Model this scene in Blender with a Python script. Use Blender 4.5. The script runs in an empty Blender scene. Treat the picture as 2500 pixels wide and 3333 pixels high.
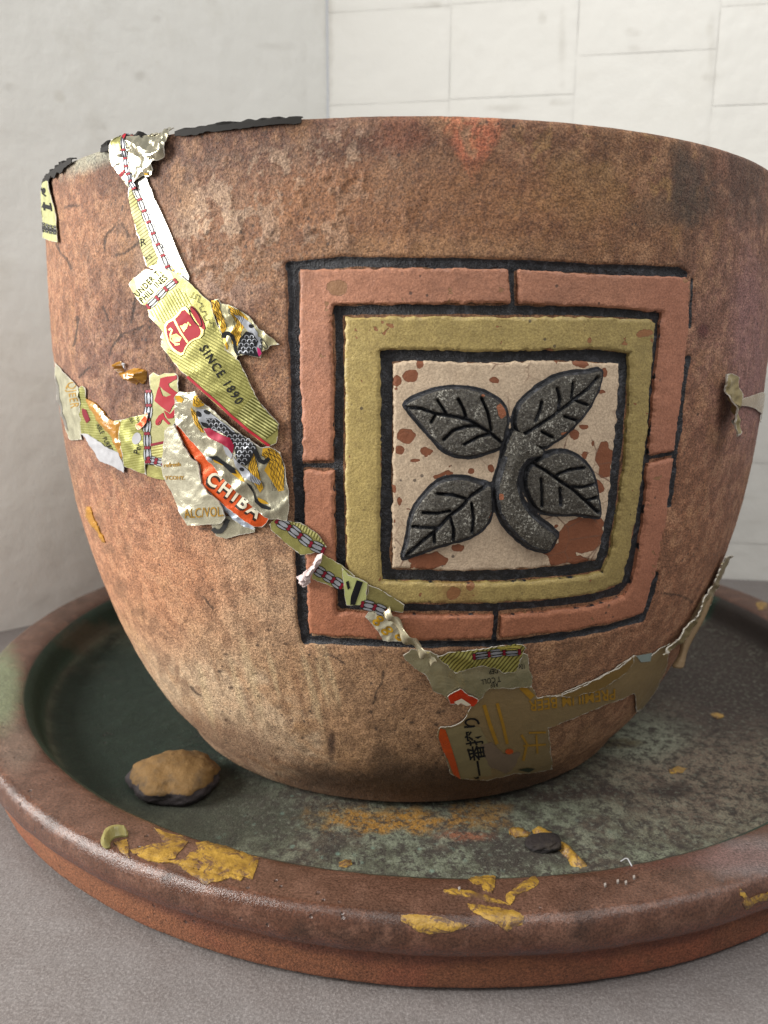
import bpy, bmesh, math, random
import numpy as np
from mathutils import Vector, Matrix
from mathutils.bvhtree import BVHTree
from mathutils.geometry import delaunay_2d_cdt

random.seed(4); np.random.seed(4)
S = 0.18                      # pot rim radius in metres; all lengths below are in rim radii
C = bpy.context.scene
COL = C.collection

# ------------------------------------------------------------------ camera
PITCH, ROLL, YAW = 0.1998, 0.0064, -0.0276
CAM = np.array([0.0, -2.3956, 1.1494]); FPX = 2463.8
cy_, sy_, cp_, sp_ = math.cos(YAW), math.sin(YAW), math.cos(PITCH), math.sin(PITCH)
FW = np.array([sy_*cp_, cy_*cp_, -sp_]); RT = np.array([cy_, -sy_, 0.0]); UP = np.cross(RT, FW)
cr_, sr_ = math.cos(ROLL), math.sin(ROLL)
RT, UP = cr_*RT + sr_*UP, -sr_*RT + cr_*UP
cd = bpy.data.cameras.new('camera'); cam = bpy.data.objects.new('camera', cd); COL.objects.link(cam)
M = Matrix(((RT[0], UP[0], -FW[0], CAM[0]*S), (RT[1], UP[1], -FW[1], CAM[1]*S), (RT[2], UP[2], -FW[2], CAM[2]*S), (0, 0, 0, 1)))
cam.matrix_world = M
cd.sensor_fit = 'HORIZONTAL'; cd.sensor_width = 36; cd.lens = FPX/2500*36
cd.clip_start = 0.01; cd.clip_end = 50
cd.dof.use_dof = True; cd.dof.focus_distance = 1.46*S; cd.dof.aperture_fstop = 20
C.camera = cam

# ------------------------------------------------------------------ light
W = bpy.data.worlds.new("World"); C.world = W; W.use_nodes = True
bg = W.node_tree.nodes['Background']; bg.inputs[0].default_value = (0.90, 0.91, 0.93, 1); bg.inputs[1].default_value = 0.52

def area(name, loc, target, sx, sy, power, col):
    l = bpy.data.lights.new(name, 'AREA'); l.shape = 'RECTANGLE'; l.size = sx*S; l.size_y = sy*S
    l.energy = power; l.color = col
    o = bpy.data.objects.new(name, l); COL.objects.link(o)
    o.location = Vector(loc)*S
    o.rotation_euler = (Vector(target)-Vector(loc)).to_track_quat('-Z', 'Y').to_euler()
    return o
area('window_light', (-5.2, -1.9, 2.5), (0, 0, 1.0), 2.4, 2.8, 20, (1.0, 0.985, 0.95))
area('fill_light', (1.8, -3.4, 6.6), (0.1, 0, 1.1), 4.4, 3.6, 11.0, (1.0, 0.985, 0.96))  # added soft fill lamp from above, no visible source
C.view_settings.view_transform = 'Standard'; C.view_settings.look = 'None'
C.view_settings.exposure = 0.0; C.view_settings.gamma = 1.0

# ------------------------------------------------------------------ helpers
def lin(h):
    if isinstance(h, str):
        h = h.lstrip('#'); v = [int(h[i:i+2], 16)/255 for i in (0, 2, 4)]
    else: v = h
    return tuple(((c/12.92) if c <= 0.04045 else ((c+0.055)/1.055)**2.4) for c in v)
def L4(h): return lin(h) + (1.0,)

def _hash(ix, iy, iz, seed):
    h = (ix.astype(np.uint32)*np.uint32(374761393) + iy.astype(np.uint32)*np.uint32(668265263) + iz.astype(np.uint32)*np.uint32(2147483647) + np.uint32(seed)*np.uint32(974634777))
    h = (h ^ (h >> np.uint32(13)))*np.uint32(1274126177); h = h ^ (h >> np.uint32(16))
    return (h & np.uint32(0xffff)).astype(np.float32)/65535.0
def vnoise(P, seed=0):
    P = np.asarray(P, np.float32); I = np.floor(P).astype(np.int64); F = P-I; F = F*F*(3-2*F)
    x, y, z = I[:, 0], I[:, 1], I[:, 2]; fx, fy, fz = F[:, 0], F[:, 1], F[:, 2]
    def c(a, b, d): return _hash(x+a, y+b, z+d, seed)
    a = c(0, 0, 0)*(1-fx)+c(1, 0, 0)*fx; b = c(0, 1, 0)*(1-fx)+c(1, 1, 0)*fx
    e = c(0, 0, 1)*(1-fx)+c(1, 0, 1)*fx; g = c(0, 1, 1)*(1-fx)+c(1, 1, 1)*fx
    return ((a*(1-fy)+b*fy)*(1-fz)+(e*(1-fy)+g*fy)*fz)*2-1
def fbm(P, o=4, seed=0, gain=0.5):
    P = np.asarray(P, np.float32); r = 0; a = 1.0; t = 0
    for k in range(o):
        r = r+a*vnoise(P*(2.03**k)+k*7.3, seed+k); t += a; a *= gain
    return r/t
def ss(a, b, x):
    t = np.clip((x-a)/(b-a), 0, 1); return t*t*(3-2*t)

def project(X):                      # world (rim radii) -> photo pixels
    V = X-CAM; z = V@FW
    return np.stack([1250+FPX*(V@RT)/z, 1666.5-FPX*(V@UP)/z], 1)
def ray(px, py):
    v = (px-1250)/FPX*RT-(py-1666.5)/FPX*UP+FW
    return v/np.linalg.norm(v)

def seg_dist(P, poly, closed=False):
    poly = np.asarray(poly, float); A = poly if closed else poly[:-1]; B = np.roll(poly, -1, 0) if closed else poly[1:]
    d = np.full(len(P), 1e9)
    for a, b in zip(A, B):
        ab = b-a; t = np.clip(((P-a)@ab)/(ab@ab+1e-9), 0, 1)
        d = np.minimum(d, np.hypot(*(P-a-t[:, None]*ab).T))
    return d
def inside(P, poly):
    poly = np.asarray(poly, float); x, y = P[:, 0], P[:, 1]; r = np.zeros(len(P), bool)
    j = len(poly)-1
    for i in range(len(poly)):
        xi, yi = poly[i]; xj, yj = poly[j]
        if yi != yj:
            r ^= ((yi > y) != (yj > y)) & (x < (xj-xi)*(y-yi)/(yj-yi)+xi)
        j = i
    return r
def Z(ox, oy, sc, pts): return [(ox+sc*a, oy+sc*b) for a, b in pts]

def link(name, me, mat=None, parent=None, smooth=True):
    o = bpy.data.objects.new(name, me); COL.objects.link(o)
    if mat: me.materials.append(mat)
    if parent: o.parent = parent
    if smooth: me.polygons.foreach_set('use_smooth', np.ones(len(me.polygons), bool))
    return o
def grid_mesh(name, P, nu, nv, wrap):           # P: (nu*nv,3), index i*nv+j
    me = bpy.data.meshes.new(name); me.vertices.add(len(P)); me.vertices.foreach_set('co', (P*S).astype(np.float32).ravel())
    iu = np.arange(nu if wrap else nu-1); jv = np.arange(nv-1)
    I, J = np.meshgrid(iu, jv, indexing='ij'); I2 = (I+1) % nu
    q = np.stack([I*nv+J, I2*nv+J, I2*nv+J+1, I*nv+J+1], -1).reshape(-1, 4)
    me.loops.add(q.size); me.loops.foreach_set('vertex_index', q.ravel().astype(np.int32))
    me.polygons.add(len(q)); me.polygons.foreach_set('loop_start', np.arange(0, q.size, 4, dtype=np.int32))
    me.update(calc_edges=True); me.validate()
    return me
def attr_f(me, name, v):
    a = me.attributes.new(name, 'FLOAT', 'POINT'); a.data.foreach_set('value', np.asarray(v, np.float32))
def attr_c(me, name, v):
    v = np.concatenate([v, np.ones((len(v), 1))], 1)
    a = me.attributes.new(name, 'FLOAT_COLOR', 'POINT'); a.data.foreach_set('color', v.astype(np.float32).ravel())

# ------------------------------------------------------------------ surfaces of revolution
def catmull(zs, rs, zq):
    m = np.gradient(rs, zs); i = np.clip(np.searchsorted(zs, zq)-1, 0, len(zs)-2)
    h = zs[i+1]-zs[i]; s = (zq-zs[i])/h; r = rs
    return (2*s**3-3*s**2+1)*r[i]+(s**3-2*s**2+s)*h*m[i]+(-2*s**3+3*s**2)*r[i+1]+(s**3-s**2)*h*m[i+1]
class Rev:
    def __init__(self, prof, cx=0, cy=0):
        self.prof = np.array(prof, float); self.c = np.array([cx, cy])
        n = 360; th = np.linspace(-math.pi, math.pi, n, endpoint=False); k = len(prof)
        vs = []
        for t in th:
            for r, z in self.prof: vs.append((cx+r*math.sin(t), cy-r*math.cos(t), z))
        f = [(i*k+j, ((i+1) % n)*k+j, ((i+1) % n)*k+j+1, i*k+j+1) for i in range(n) for j in range(k-1)]
        self.bvh = BVHTree.FromPolygons(vs, f)
        d = np.diff(self.prof, axis=0); nn = np.stack([d[:, 1], -d[:, 0]], 1); nn /= np.linalg.norm(nn, axis=1)[:, None]+1e-12
        self.dn = nn; self.d = d
    def hit(self, px, py):
        o = Vector(CAM); v = Vector(ray(px, py))
        h = self.bvh.ray_cast(o, v)
        if h[0] is None: h2 = None
        k = 0
        while h[0] is None and k < 80:
            # slide the point towards the body until it touches
            k += 1; py += 3; px += (1300-px)*0.004
            h = self.bvh.ray_cast(o, Vector(ray(px, py)))
        x = np.array(h[0]); rr = x[:2]-self.c; r = np.hypot(*rr)
        q = np.array([r, x[2]]); A = self.prof[:-1]
        t = np.clip(((q-A)*self.d).sum(1)/((self.d**2).sum(1)+1e-12), 0, 1)
        cc = A+self.d*t[:, None]; dd = ((q-cc)**2).sum(1); i = int(np.argmin(dd))
        # smooth the normal between neighbouring segments
        j = min(max(i+(1 if t[i] > .5 else -1), 0), len(self.dn)-1); w = abs(t[i]-.5)
        n2 = self.dn[i]*(1-w)+self.dn[j]*w; n2 /= np.linalg.norm(n2)
        e = rr/r
        return np.array([self.c[0]+e[0]*cc[i][0], self.c[1]+e[1]*cc[i][0], cc[i][1]]), np.array([e[0]*n2[0], e[1]*n2[0], n2[1]])

ZK, H = 0.0599, 1.5576
kt = np.linspace(0, 1, 9)**1.8*(H-ZK)+ZK
rk = np.array([0.6915, 0.7088, 0.7733, 0.8434, 0.908, 0.9649, 0.9968, 1.0056, 0.9985])
def rprof(z): return catmull(kt, rk, np.asarray(z, float))
nz = 430
zz = ZK+0.012+(H-0.014-ZK-0.012)*np.linspace(0, 1, nz)
outer = [(0.0, ZK), (0.35, ZK), (0.62, ZK), (0.672, ZK+.001), (0.686, ZK+.005)]+list(zip(rprof(zz), zz))
rimp = [(0.9975, H-0.008), (0.994, H-0.003), (0.987, H), (0.96, H+.001), (0.93, H), (0.918, H-.004), (0.912, H-.014), (0.905, H-.08), (0.90, H-.3), (0.87, H-.6), (0.78, .5), (0.68, .2), (0.6, .13), (0.3, .12), (0.0, .12)]
POT = Rev(outer[3:]+rimp[:6])
potprof = np.array(outer+rimp)

# ------------------------------------------------------------------ node material helper
def mat(name):
    m = bpy.data.materials.new(name); m.use_nodes = True
    nt = m.node_tree; b = nt.nodes['Principled BSDF']
    return m, nt, b
class N:
    def __init__(s, nt): s.nt = nt
    def new(s, t, **kw):
        n = s.nt.nodes.new(t)
        for k, v in kw.items():
            if k.startswith('i_'): n.inputs[k[2:].replace('_', ' ')].default_value = v
            else: setattr(n, k, v)
        return n
    def l(s, a, b): s.nt.links.new(a, b)
    def obj(s): return s.new('ShaderNodeTexCoord').outputs['Object']
    def noise(s, scale, detail=6, rough=.6, vec=None, dist=0):
        n = s.new('ShaderNodeTexNoise'); n.inputs['Scale'].default_value = scale/S; n.inputs['Detail'].default_value = detail
        n.inputs['Roughness'].default_value = rough; n.inputs['Distortion'].default_value = dist
        s.l(vec or s.obj(), n.inputs['Vector']); return n.outputs['Fac']
    def vor(s, scale, feat='F1', out='Distance', vec=None):
        n = s.new('ShaderNodeTexVoronoi'); n.feature = feat; n.inputs['Scale'].default_value = scale/S
        s.l(vec or s.obj(), n.inputs['Vector']); return n.outputs[out]
    def ramp(s, f, pts, interp='LINEAR'):
        r = s.new('ShaderNodeValToRGB'); r.color_ramp.interpolation = interp; e = r.color_ramp.elements
        while len(e) < len(pts): e.new(.5)
        for k, (p, c) in enumerate(pts): e[k].position = p; e[k].color = c if isinstance(c, tuple) else (c, c, c, 1)
        s.l(f, r.inputs[0]); return r.outputs[0]
    def mix(s, f, a, b, mode='MIX'):
        n = s.new('ShaderNodeMix', data_type='RGBA', blend_type=mode)
        for sock, v in ((n.inputs[0], f), (n.inputs[6], a), (n.inputs[7], b)):
            if hasattr(v, 'is_output'): s.l(v, sock)
            else: sock.default_value = v
        return n.outputs[2]
    def math(s, op, a, b=0.0, c=0.0, clamp=False):
        n = s.new('ShaderNodeMath', operation=op, use_clamp=clamp)
        for sock, v in zip(n.inputs, (a, b, c)):
            if hasattr(v, 'is_output'): s.l(v, sock)
            else: sock.default_value = v
        return n.outputs[0]
    def attr(s, name, out='Fac'):
        n = s.new('ShaderNodeAttribute'); n.attribute_name = name; return n.outputs[out]
    def bump(s, h, strength, dist, prev=None):
        n = s.new('ShaderNodeBump'); n.inputs['Strength'].default_value = strength; n.inputs['Distance'].default_value = dist*S
        s.l(h, n.inputs['Height'])
        if prev: s.l(prev, n.inputs['Normal'])
        return n.outputs[0]

# terracotta body: painted colour attribute, gritty skin, black paint in the grooves
def terracotta(name, ink=True, grit=1.0, rough=.78, con=None, col=None, inkcol='#1b1c20', chip=None, chipcol='#9a5c3c', speck=None, spark=.25, inkn=10.0):
    m, nt, b = mat(name); n = N(nt)
    base = n.attr('col', 'Color') if col is None else None
    if base is None:
        rgb = n.new('ShaderNodeRGB'); rgb.outputs[0].default_value = L4(col); base = rgb.outputs[0]
    fine = n.noise(230, 3, .8); med = n.noise(30, 6, .75)
    c = n.mix(n.ramp(fine, [(.39, 0.0), (.61, 1.0)]), n.mix(1.0, base, (.50+.3*(grit < .5), .475+.3*(grit < .5), .46+.3*(grit < .5), 1), 'MULTIPLY'), n.mix(1.0, base, (1.36-.2*(grit < .5), 1.35-.2*(grit < .5), 1.32-.2*(grit < .5), 1), 'MULTIPLY'))
    c = n.mix(n.ramp(med, [(.35, 0.35), (.6, 0.0)]), c, n.mix(1.0, c, (.62, .56, .52, 1), 'MULTIPLY'))
    pits = n.ramp(n.vor(46), [(.0, 1.0), (.12, 1.0), (.17, 0.0)])
    pm = n.math('MULTIPLY', pits, n.ramp(n.noise(9, 2), [(.54, 0.0), (.6, 1.0)]))
    c = n.mix(n.math('MULTIPLY', pm, .75), c, (.035, .025, .022, 1))
    if speck:
        sp = n.math('MULTIPLY', n.ramp(n.noise(210, 3, .8), [(.53, 0.0), (.62, 1.0)]), n.ramp(n.noise(20, 4, .75), [(.44, .15), (.62, 1.0)]))
        c = n.mix(n.math('MULTIPLY', sp, .8), c, L4(speck))
    inkf = None
    if chip:
        cf = n.attr('chip'); jag = n.math('ADD', n.math('MULTIPLY', n.math('SUBTRACT', n.noise(17, 3, .6, dist=.8), .58), 36.0), n.math('MULTIPLY', n.math('SUBTRACT', n.vor(34, 'F1', 'Distance'), .45), 16.0))
        cm = n.ramp(n.math('MULTIPLY_ADD', n.math('ADD', cf, jag), .25, .5), [(.45, 0.0), (.55, 1.0)])
        cc = n.mix(n.noise(60, 5, .7), L4(chipcol), n.mix(1.0, L4(chipcol), (.55, .5, .48, 1), 'MULTIPLY'))
        c = n.mix(cm, c, cc)
        if inkn == 8:
            ck = n.math('MULTIPLY', n.ramp(n.vor(17, 'DISTANCE_TO_EDGE', 'Distance'), [(.0, 1.0), (.012, 1.0), (.03, 0.0)]), n.ramp(n.noise(7, 3), [(.50, 0.0), (.60, .8)])); c = n.mix(ck, c, L4('#6b4a38'))
    if ink:
        f = n.attr('ink'); jag = n.math('MULTIPLY', n.math('SUBTRACT', n.noise(26, 5, .7), .5), inkn)
        inkf = n.ramp(n.math('MULTIPLY_ADD', n.math('ADD', f, jag), .2, .5), [(.4, 0.0), (.6, 1.0)])
        ic = n.mix(n.ramp(n.noise(70, 4, .7), [(.5, 0.0), (.72, 1.0)]), L4(inkcol), L4('#4a4b50'))
        c = n.mix(inkf, c, ic)
    n.l(c, b.inputs['Base Color'])
    rg = n.ramp(n.noise(130, 3, .8), [(.3, rough-spark), (.5, rough), (.7, min(rough+.12, 1))])
    if inkf: rg = n.mix(inkf, rg, (.42, .42, .42, 1))
    n.l(rg, b.inputs['Roughness'])
    h = n.bump(n.noise(210, 4, .8), .75*grit, .0045); h = n.bump(n.noise(45, 5, .7), .25*grit, .008, h)
    h = n.bump(n.vor(230), .3*grit, .003, h)
    if chip: h = n.bump(cm, 1.0, -.006, h)
    h = n.bump(pits, .25*grit, -.008, h)
    n.l(h, b.inputs['Normal']); b.inputs['Specular IOR Level'].default_value = .45
    return m

# ------------------------------------------------------------------ traced panel (photo pixels, laid on the body's own surface)
def G(pts): return Z(850, 750, .9042, pts)
grooves = [  # polyline, half width px, fade
 (G([(104,130),(300,112),(600,114),(900,122),(1200,137),(1500,152),(1520,160)]), 17),
 (G([(112,130),(116,400),(126,700),(130,850),(138,1000),(140,1200),(150,1400),(163,1475)]), 17),
 (G([(160,1475),(300,1484),(550,1494),(850,1490),(1100,1463),(1250,1433),(1370,1400),(1410,1300),(1425,1240)]), 11),
 (G([(1555,175),(1548,350)]), 4), (G([(1540,460),(1530,520),(1515,650),(1495,800),(1480,930),(1472,990)]), 9),
 (G([(268,287),(500,284),(900,285),(1200,290),(1435,303)]), 16),
 (G([(275,287),(280,500),(276,700),(276,850),(283,1100),(285,1300),(290,1355)]), 15),
 (G([(285,1355),(500,1366),(800,1366),(1000,1355),(1200,1330),(1290,1305),(1322,1265)]), 13),
 (G([(1435,305),(1427,500),(1412,700),(1395,850),(1380,1000),(1350,1150),(1325,1265)]), 12),
 (G([(442,450),(600,450),(800,456),(1000,449),(1180,450),(1312,460)]), 19),
 (G([(448,450),(450,600),(450,800),(450,1000),(442,1150),(446,1245)]), 20),
 (G([(445,1245),(700,1252),(900,1247),(1100,1232),(1222,1212)]), 17),
 (G([(1312,460),(1307,600),(1292,800),(1270,1000),(1243,1150),(1222,1212)]), 16),
 (G([(905,130),(910,265)]), 9), (G([(140,848),(265,850)]), 8), (G([(1395,825),(1490,805)]), 7), (G([(850,1370),(841,1482)]), 9),
]
panel_out = G([(112,124),(600,114),(1200,137),(1548,165),(1540,460),(1495,800),(1470,1000),(1425,1240),(1370,1400),(1100,1463),(550,1494),(160,1475),(138,1000),(116,400)])

# ------------------------------------------------------------------ flower pot
pot = bpy.data.objects.new('flower_pot', None); COL.objects.link(pot)
pot['label'] = 'large terracotta flower pot with four leaf relief panel and torn beer label patches'; pot['category'] = 'flower pot'

def blob(P, cx, cy, rx, ry, rot=0, nz_=None, amt=.5, soft=.5):
    c, s = math.cos(rot), math.sin(rot); x = P[:, 0]-cx; y = P[:, 1]-cy
    d = np.hypot((x*c+y*s)/rx, (-x*s+y*c)/ry)
    if nz_ is not None: d = d+nz_*amt
    return 1-ss(1-soft, 1+soft, d)

def build_body():
    nf, nb = 860, 130
    th = np.concatenate([np.linspace(-80, 80, nf), np.linspace(80, 280, nb+2)[1:-1]])*math.pi/180
    k = len(potprof); nu = len(th)
    T, J = np.meshgrid(th, np.arange(k), indexing='ij'); T = T.ravel(); J = J.ravel()
    r = potprof[J, 0]; z = potprof[J, 1]
    P = np.stack([r*np.sin(T), -r*np.cos(T), z], 1)
    tan = np.gradient(potprof, axis=0); nn = np.stack([tan[:, 1], -tan[:, 0]], 1); nn /= np.linalg.norm(nn, axis=1)[:, None]+1e-9
    NR = np.stack([nn[J, 0]*np.sin(T), -nn[J, 0]*np.cos(T), nn[J, 1]], 1)
    px = project(P); front = (np.abs(((T+math.pi) % (2*math.pi))-math.pi) < 1.25) & (J >= 3)
    n1 = fbm(P*3.1, 4, 1); n2 = fbm(P*9, 4, 11); n3 = fbm(P*26, 4, 21, .6); n4 = fbm(P*60, 3, 31, .6); n5 = fbm(P*42, 4, 51, .65)
    fr = front.astype(float)
    # ---- colour
    def C3(h): return np.array(lin(h))
    col = np.tile(C3('#89654d'), (len(P), 1))
    def lay(w, h, k=1.0):
        nonlocal col
        w = (np.clip(w, 0, 1)*k)[:, None]; col = col*(1-w)+C3(h)*w
    lay(ss(-.2, .5, n1), '#946b53', .7); lay(ss(.0, .5, n2), '#775345', .55); lay(ss(.0, .3, n3), '#6d4b40', .4); lay(ss(.0, .3, -n3), '#a98568', .3)
    zrel = (P[:, 2]-ZK)/(H-ZK)
    lay(ss(.62, .36, zrel), '#a17b60', .75)
    B = lambda *a, **k: blob(px, *a, **k)*fr
    lay(B(620, 2150, 430, 480, nz_=n2, amt=.5), '#bb9c82', .9)
    lay(B(1050, 2350, 420, 260, nz_=n2, amt=.5), '#b18f70', .75)
    lay(B(700, 2330, 330, 160, rot=.5, nz_=n3, amt=1.0), '#d0b9a2', .8)
    lay(B(450, 1750, 260, 300, nz_=n2, amt=.6), '#a8755d', .75)
    lay(B(560, 1900, 250, 200, nz_=n3, amt=.8), '#bd8866', .5)
    lay(B(2200, 1700, 300, 700, nz_=n2, amt=.4), '#9b6c55', .7)
    lay(B(2380, 1000, 160, 600, nz_=n2, amt=.3), '#8f6a63', .7)
    lay(B(1000, 420, 560, 100, nz_=n2, amt=.9), '#5d3e35', .8); lay(ss(.0, .25, n2+.4*n3)*B(1500, 650, 1000, 260), '#6f4f3c', .6); lay(ss(.05, .2, n3-.3*n2)*B(1300, 760, 900, 130), '#a07a55', .45)
    lay(B(450, 560, 330, 150, nz_=n2, amt=.6), '#5c453f', .8)
    lay(B(800, 520, 190, 90, nz_=n3, amt=.5), '#5f443f', .5)
    lay(B(250, 1000, 130, 500, nz_=n2, amt=.3), '#9d7058', .7)
    lay(B(480, 1150, 200, 330, nz_=n3, amt=.7), '#6a4d47', .6)
    lay(B(330, 1290, 180, 240, nz_=n3, amt=.6), '#71524b', .45)
    lay(B(700, 700, 450, 130, rot=-.1, nz_=n2, amt=.5), '#936c56', .7)
    lay(ss(-.02, .06, n5+.5*n3+.4*n2)*B(880, 680, 470, 200, rot=-.25, nz_=n2, amt=.7), '#b89f8d', .9); lay(ss(.08, .15, -n5-.3*n3)*B(850, 690, 440, 190, rot=-.25, nz_=n2, amt=.6), '#5d443b', .6)
    lay(ss(.12, .25, n3)*B(640, 930, 200, 140, nz_=n2, amt=.5), '#a38a80', .6)
    lay(B(1530, 460, 120, 120, nz_=n5, amt=1.2)*ss(-.35, .0, n5)*ss(.75, .45, np.abs(px[:, 0]-1540)/(10+np.clip(590-px[:, 1], 0, 300)*.9)), '#c2755b', .8)
    lay(ss(.0, .12, n5)*fr, '#5f4436', .34); lay(ss(.05, .2, -n5)*fr, '#b8947a', .30); lay(ss(.12, .3, n2)*ss(-.1, .2, n3)*fr, '#a9845f', .22)
    lay(B(2240, 600, 70, 120, nz_=n3, amt=.9), '#4c4440', .75)
    lay(B(2180, 680, 120, 60, nz_=n3, amt=.9), '#57493f', .6)
    lay(B(2440, 560, 70, 150, nz_=n3, amt=.9), '#5a4843', .7)
    lay(B(1900, 620, 140, 90, nz_=n3, amt=.9), '#9d8055', .45)
    lay(ss(.25, .4, n3)*B(1940, 560, 330, 220), '#a98c5c', .35)
    lay(B(1500, 700, 500, 160, nz_=n2, amt=.6), '#8c6245', .6)
    lay(B(1450, 820, 330, 50, nz_=n3, amt=.6), '#a58163', .5)
    lay(B(1300, 430, 80, 60, nz_=n3, amt=.7), '#7a4a3a', .6)
    lay(B(2440, 1140, 60, 300, nz_=n3, amt=.4), '#96717a', .5)  # pinkish sheen along the far right edge, painted into the colour
    lay(B(2290, 1075, 16, 22, nz_=n3, amt=.4), '#5a3132', .8)
    lay(ss(.1, .35, n4)*ss(.3, .7, zrel)*fr, '#55372d', .35)
    lay(B(1080, 2420, 14, 50, nz_=n3, amt=.8), '#4d372c', .9); lay(B(1240, 2450, 40, 55, nz_=n3, amt=.9), '#6d5440', .7)
    for q in range(46):
        x = random.uniform(700, 1500); y = random.uniform(2050, 2520)
        lay(B(x, y, random.uniform(4, 9), random.uniform(3, 6)), '#3c2c24', .8)
    for q in range(26):
        x = random.uniform(300, 950); y = random.uniform(1700, 2300)
        lay(B(x, y, random.uniform(8, 22), random.uniform(10, 50), nz_=n3, amt=.8), '#7b5b47', .5)
    lay(B(760, 2420, 300, 60, rot=.42, nz_=n2, amt=.5), '#7a5845', .65)
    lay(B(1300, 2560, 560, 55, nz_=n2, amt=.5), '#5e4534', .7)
    lay(B(1250, 2570, 640, 75, nz_=n2, amt=.4), '#4a3524', .7)  # both bands darken the foot: occlusion shade put into the colour
    # hairline cracks and drips
    rs = random.Random(8)
    for q in range(34):
        x, y = (rs.uniform(170, 560), rs.uniform(640, 1250)) if q < 14 else (rs.uniform(300, 2350), rs.uniform(430, 2450)); a = rs.uniform(-.5, .5)+(1.57 if q % 3 else 0); pl = [(x, y)]
        for _ in range(rs.randint(3, 7)): a += rs.uniform(-.4, .4); x += 16*math.cos(a); y += 16*math.sin(a); pl.append((x, y))
        mm = (np.abs(px[:, 0]-x) < 160) & (np.abs(px[:, 1]-y) < 160) & front
        w = np.zeros(len(P)); w[mm] = ss(5.5, 2.0, seg_dist(px[mm], pl)+3*n4[mm]); lay(w, '#2f211b', .75)
    for q in range(16):
        x = rs.uniform(620, 1150); lay(B(x, 2150+rs.uniform(-60, 160), rs.uniform(6, 14), rs.uniform(60, 150), rot=-.25, nz_=n3, amt=.5), '#d3bf9f' if q % 2 else '#8a664d', .38)
    # whitish bloom on the rim at the left
    lay(B(300, 510, 110, 40, rot=-.5, nz_=n3, amt=.5), '#9aa39a', .6)
    col *= (1+.14*n3+.10*n4)[:, None]
    # ---- relief: incrusted plaster skin that has flaked off in places
    h = .0016*n2+.0010*n3+.0012*n4
    flake = ss(.02, .12, n3+.4*n2)*B(850, 700, 520, 260, nz_=n2, amt=.6)
    h += .0022*flake
    crust = B(430, 1120, 260, 420, nz_=n2, amt=.6); h += crust*(.0038*np.abs(n3)+.003*n4)
    lab = seg_dist(px, [(400,430),(450,600),(520,900),(600,1150),(740,1500),(860,1650),(1000,1800),(1150,1950),(1320,2130),(1480,2250),(1750,2330),(2100,2160)])
    lab = np.minimum(lab, seg_dist(px, [(190,1250),(300,1420),(420,1480),(560,1560),(700,1700),(780,1500),(880,1130)]))
    lab = np.minimum(lab, seg_dist(px, [(1560,2330),(1550,2550),(1700,2500)])); h *= 1-.85*fr*ss(120, 85, lab)
    ink = np.full(len(P), -60.0); m = front & (px[:, 0] > 860) & (px[:, 0] < 2400) & (px[:, 1] > 760) & (px[:, 1] < 2200)
    Q = px[m]; f = np.full(len(Q), -60.0)
    wob = 5*fbm(np.stack([Q[:, 0]/55, Q[:, 1]/55, Q[:, 0]*0], 1), 3, 77)
    for pl, w in grooves: f = np.maximum(f, w-.5-seg_dist(Q, pl))
    f = f+wob; ink[m] = f
    ins = inside(Q, panel_out); de = seg_dist(Q, panel_out, True); sd = np.where(ins, de, -de)
    hm = h[m]; hm = np.where(sd > -30, hm*.5, hm); hm = hm-.0095*ss(0, 22, sd)-.007*ss(-6, 8, f)*ss(30, 0, sd); h[m] = hm
    # the surviving paint skin stands a little proud at the crest of the right joint
    edge = ((J < 8) | (J > len(outer)-1)); h = np.where(edge, h*.4, h)
    P = P+NR*h[:, None]
    me = grid_mesh('body', P, nu, k, True)
    attr_c(me, 'col', np.clip(np.clip(col, 0, 1)**1.06*np.array([1.10, 1.09, .99]), 0, 1)); attr_f(me, 'ink', ink)
    return link('body', me, terracotta('weathered_terracotta'), pot)
body = build_body()

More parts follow.
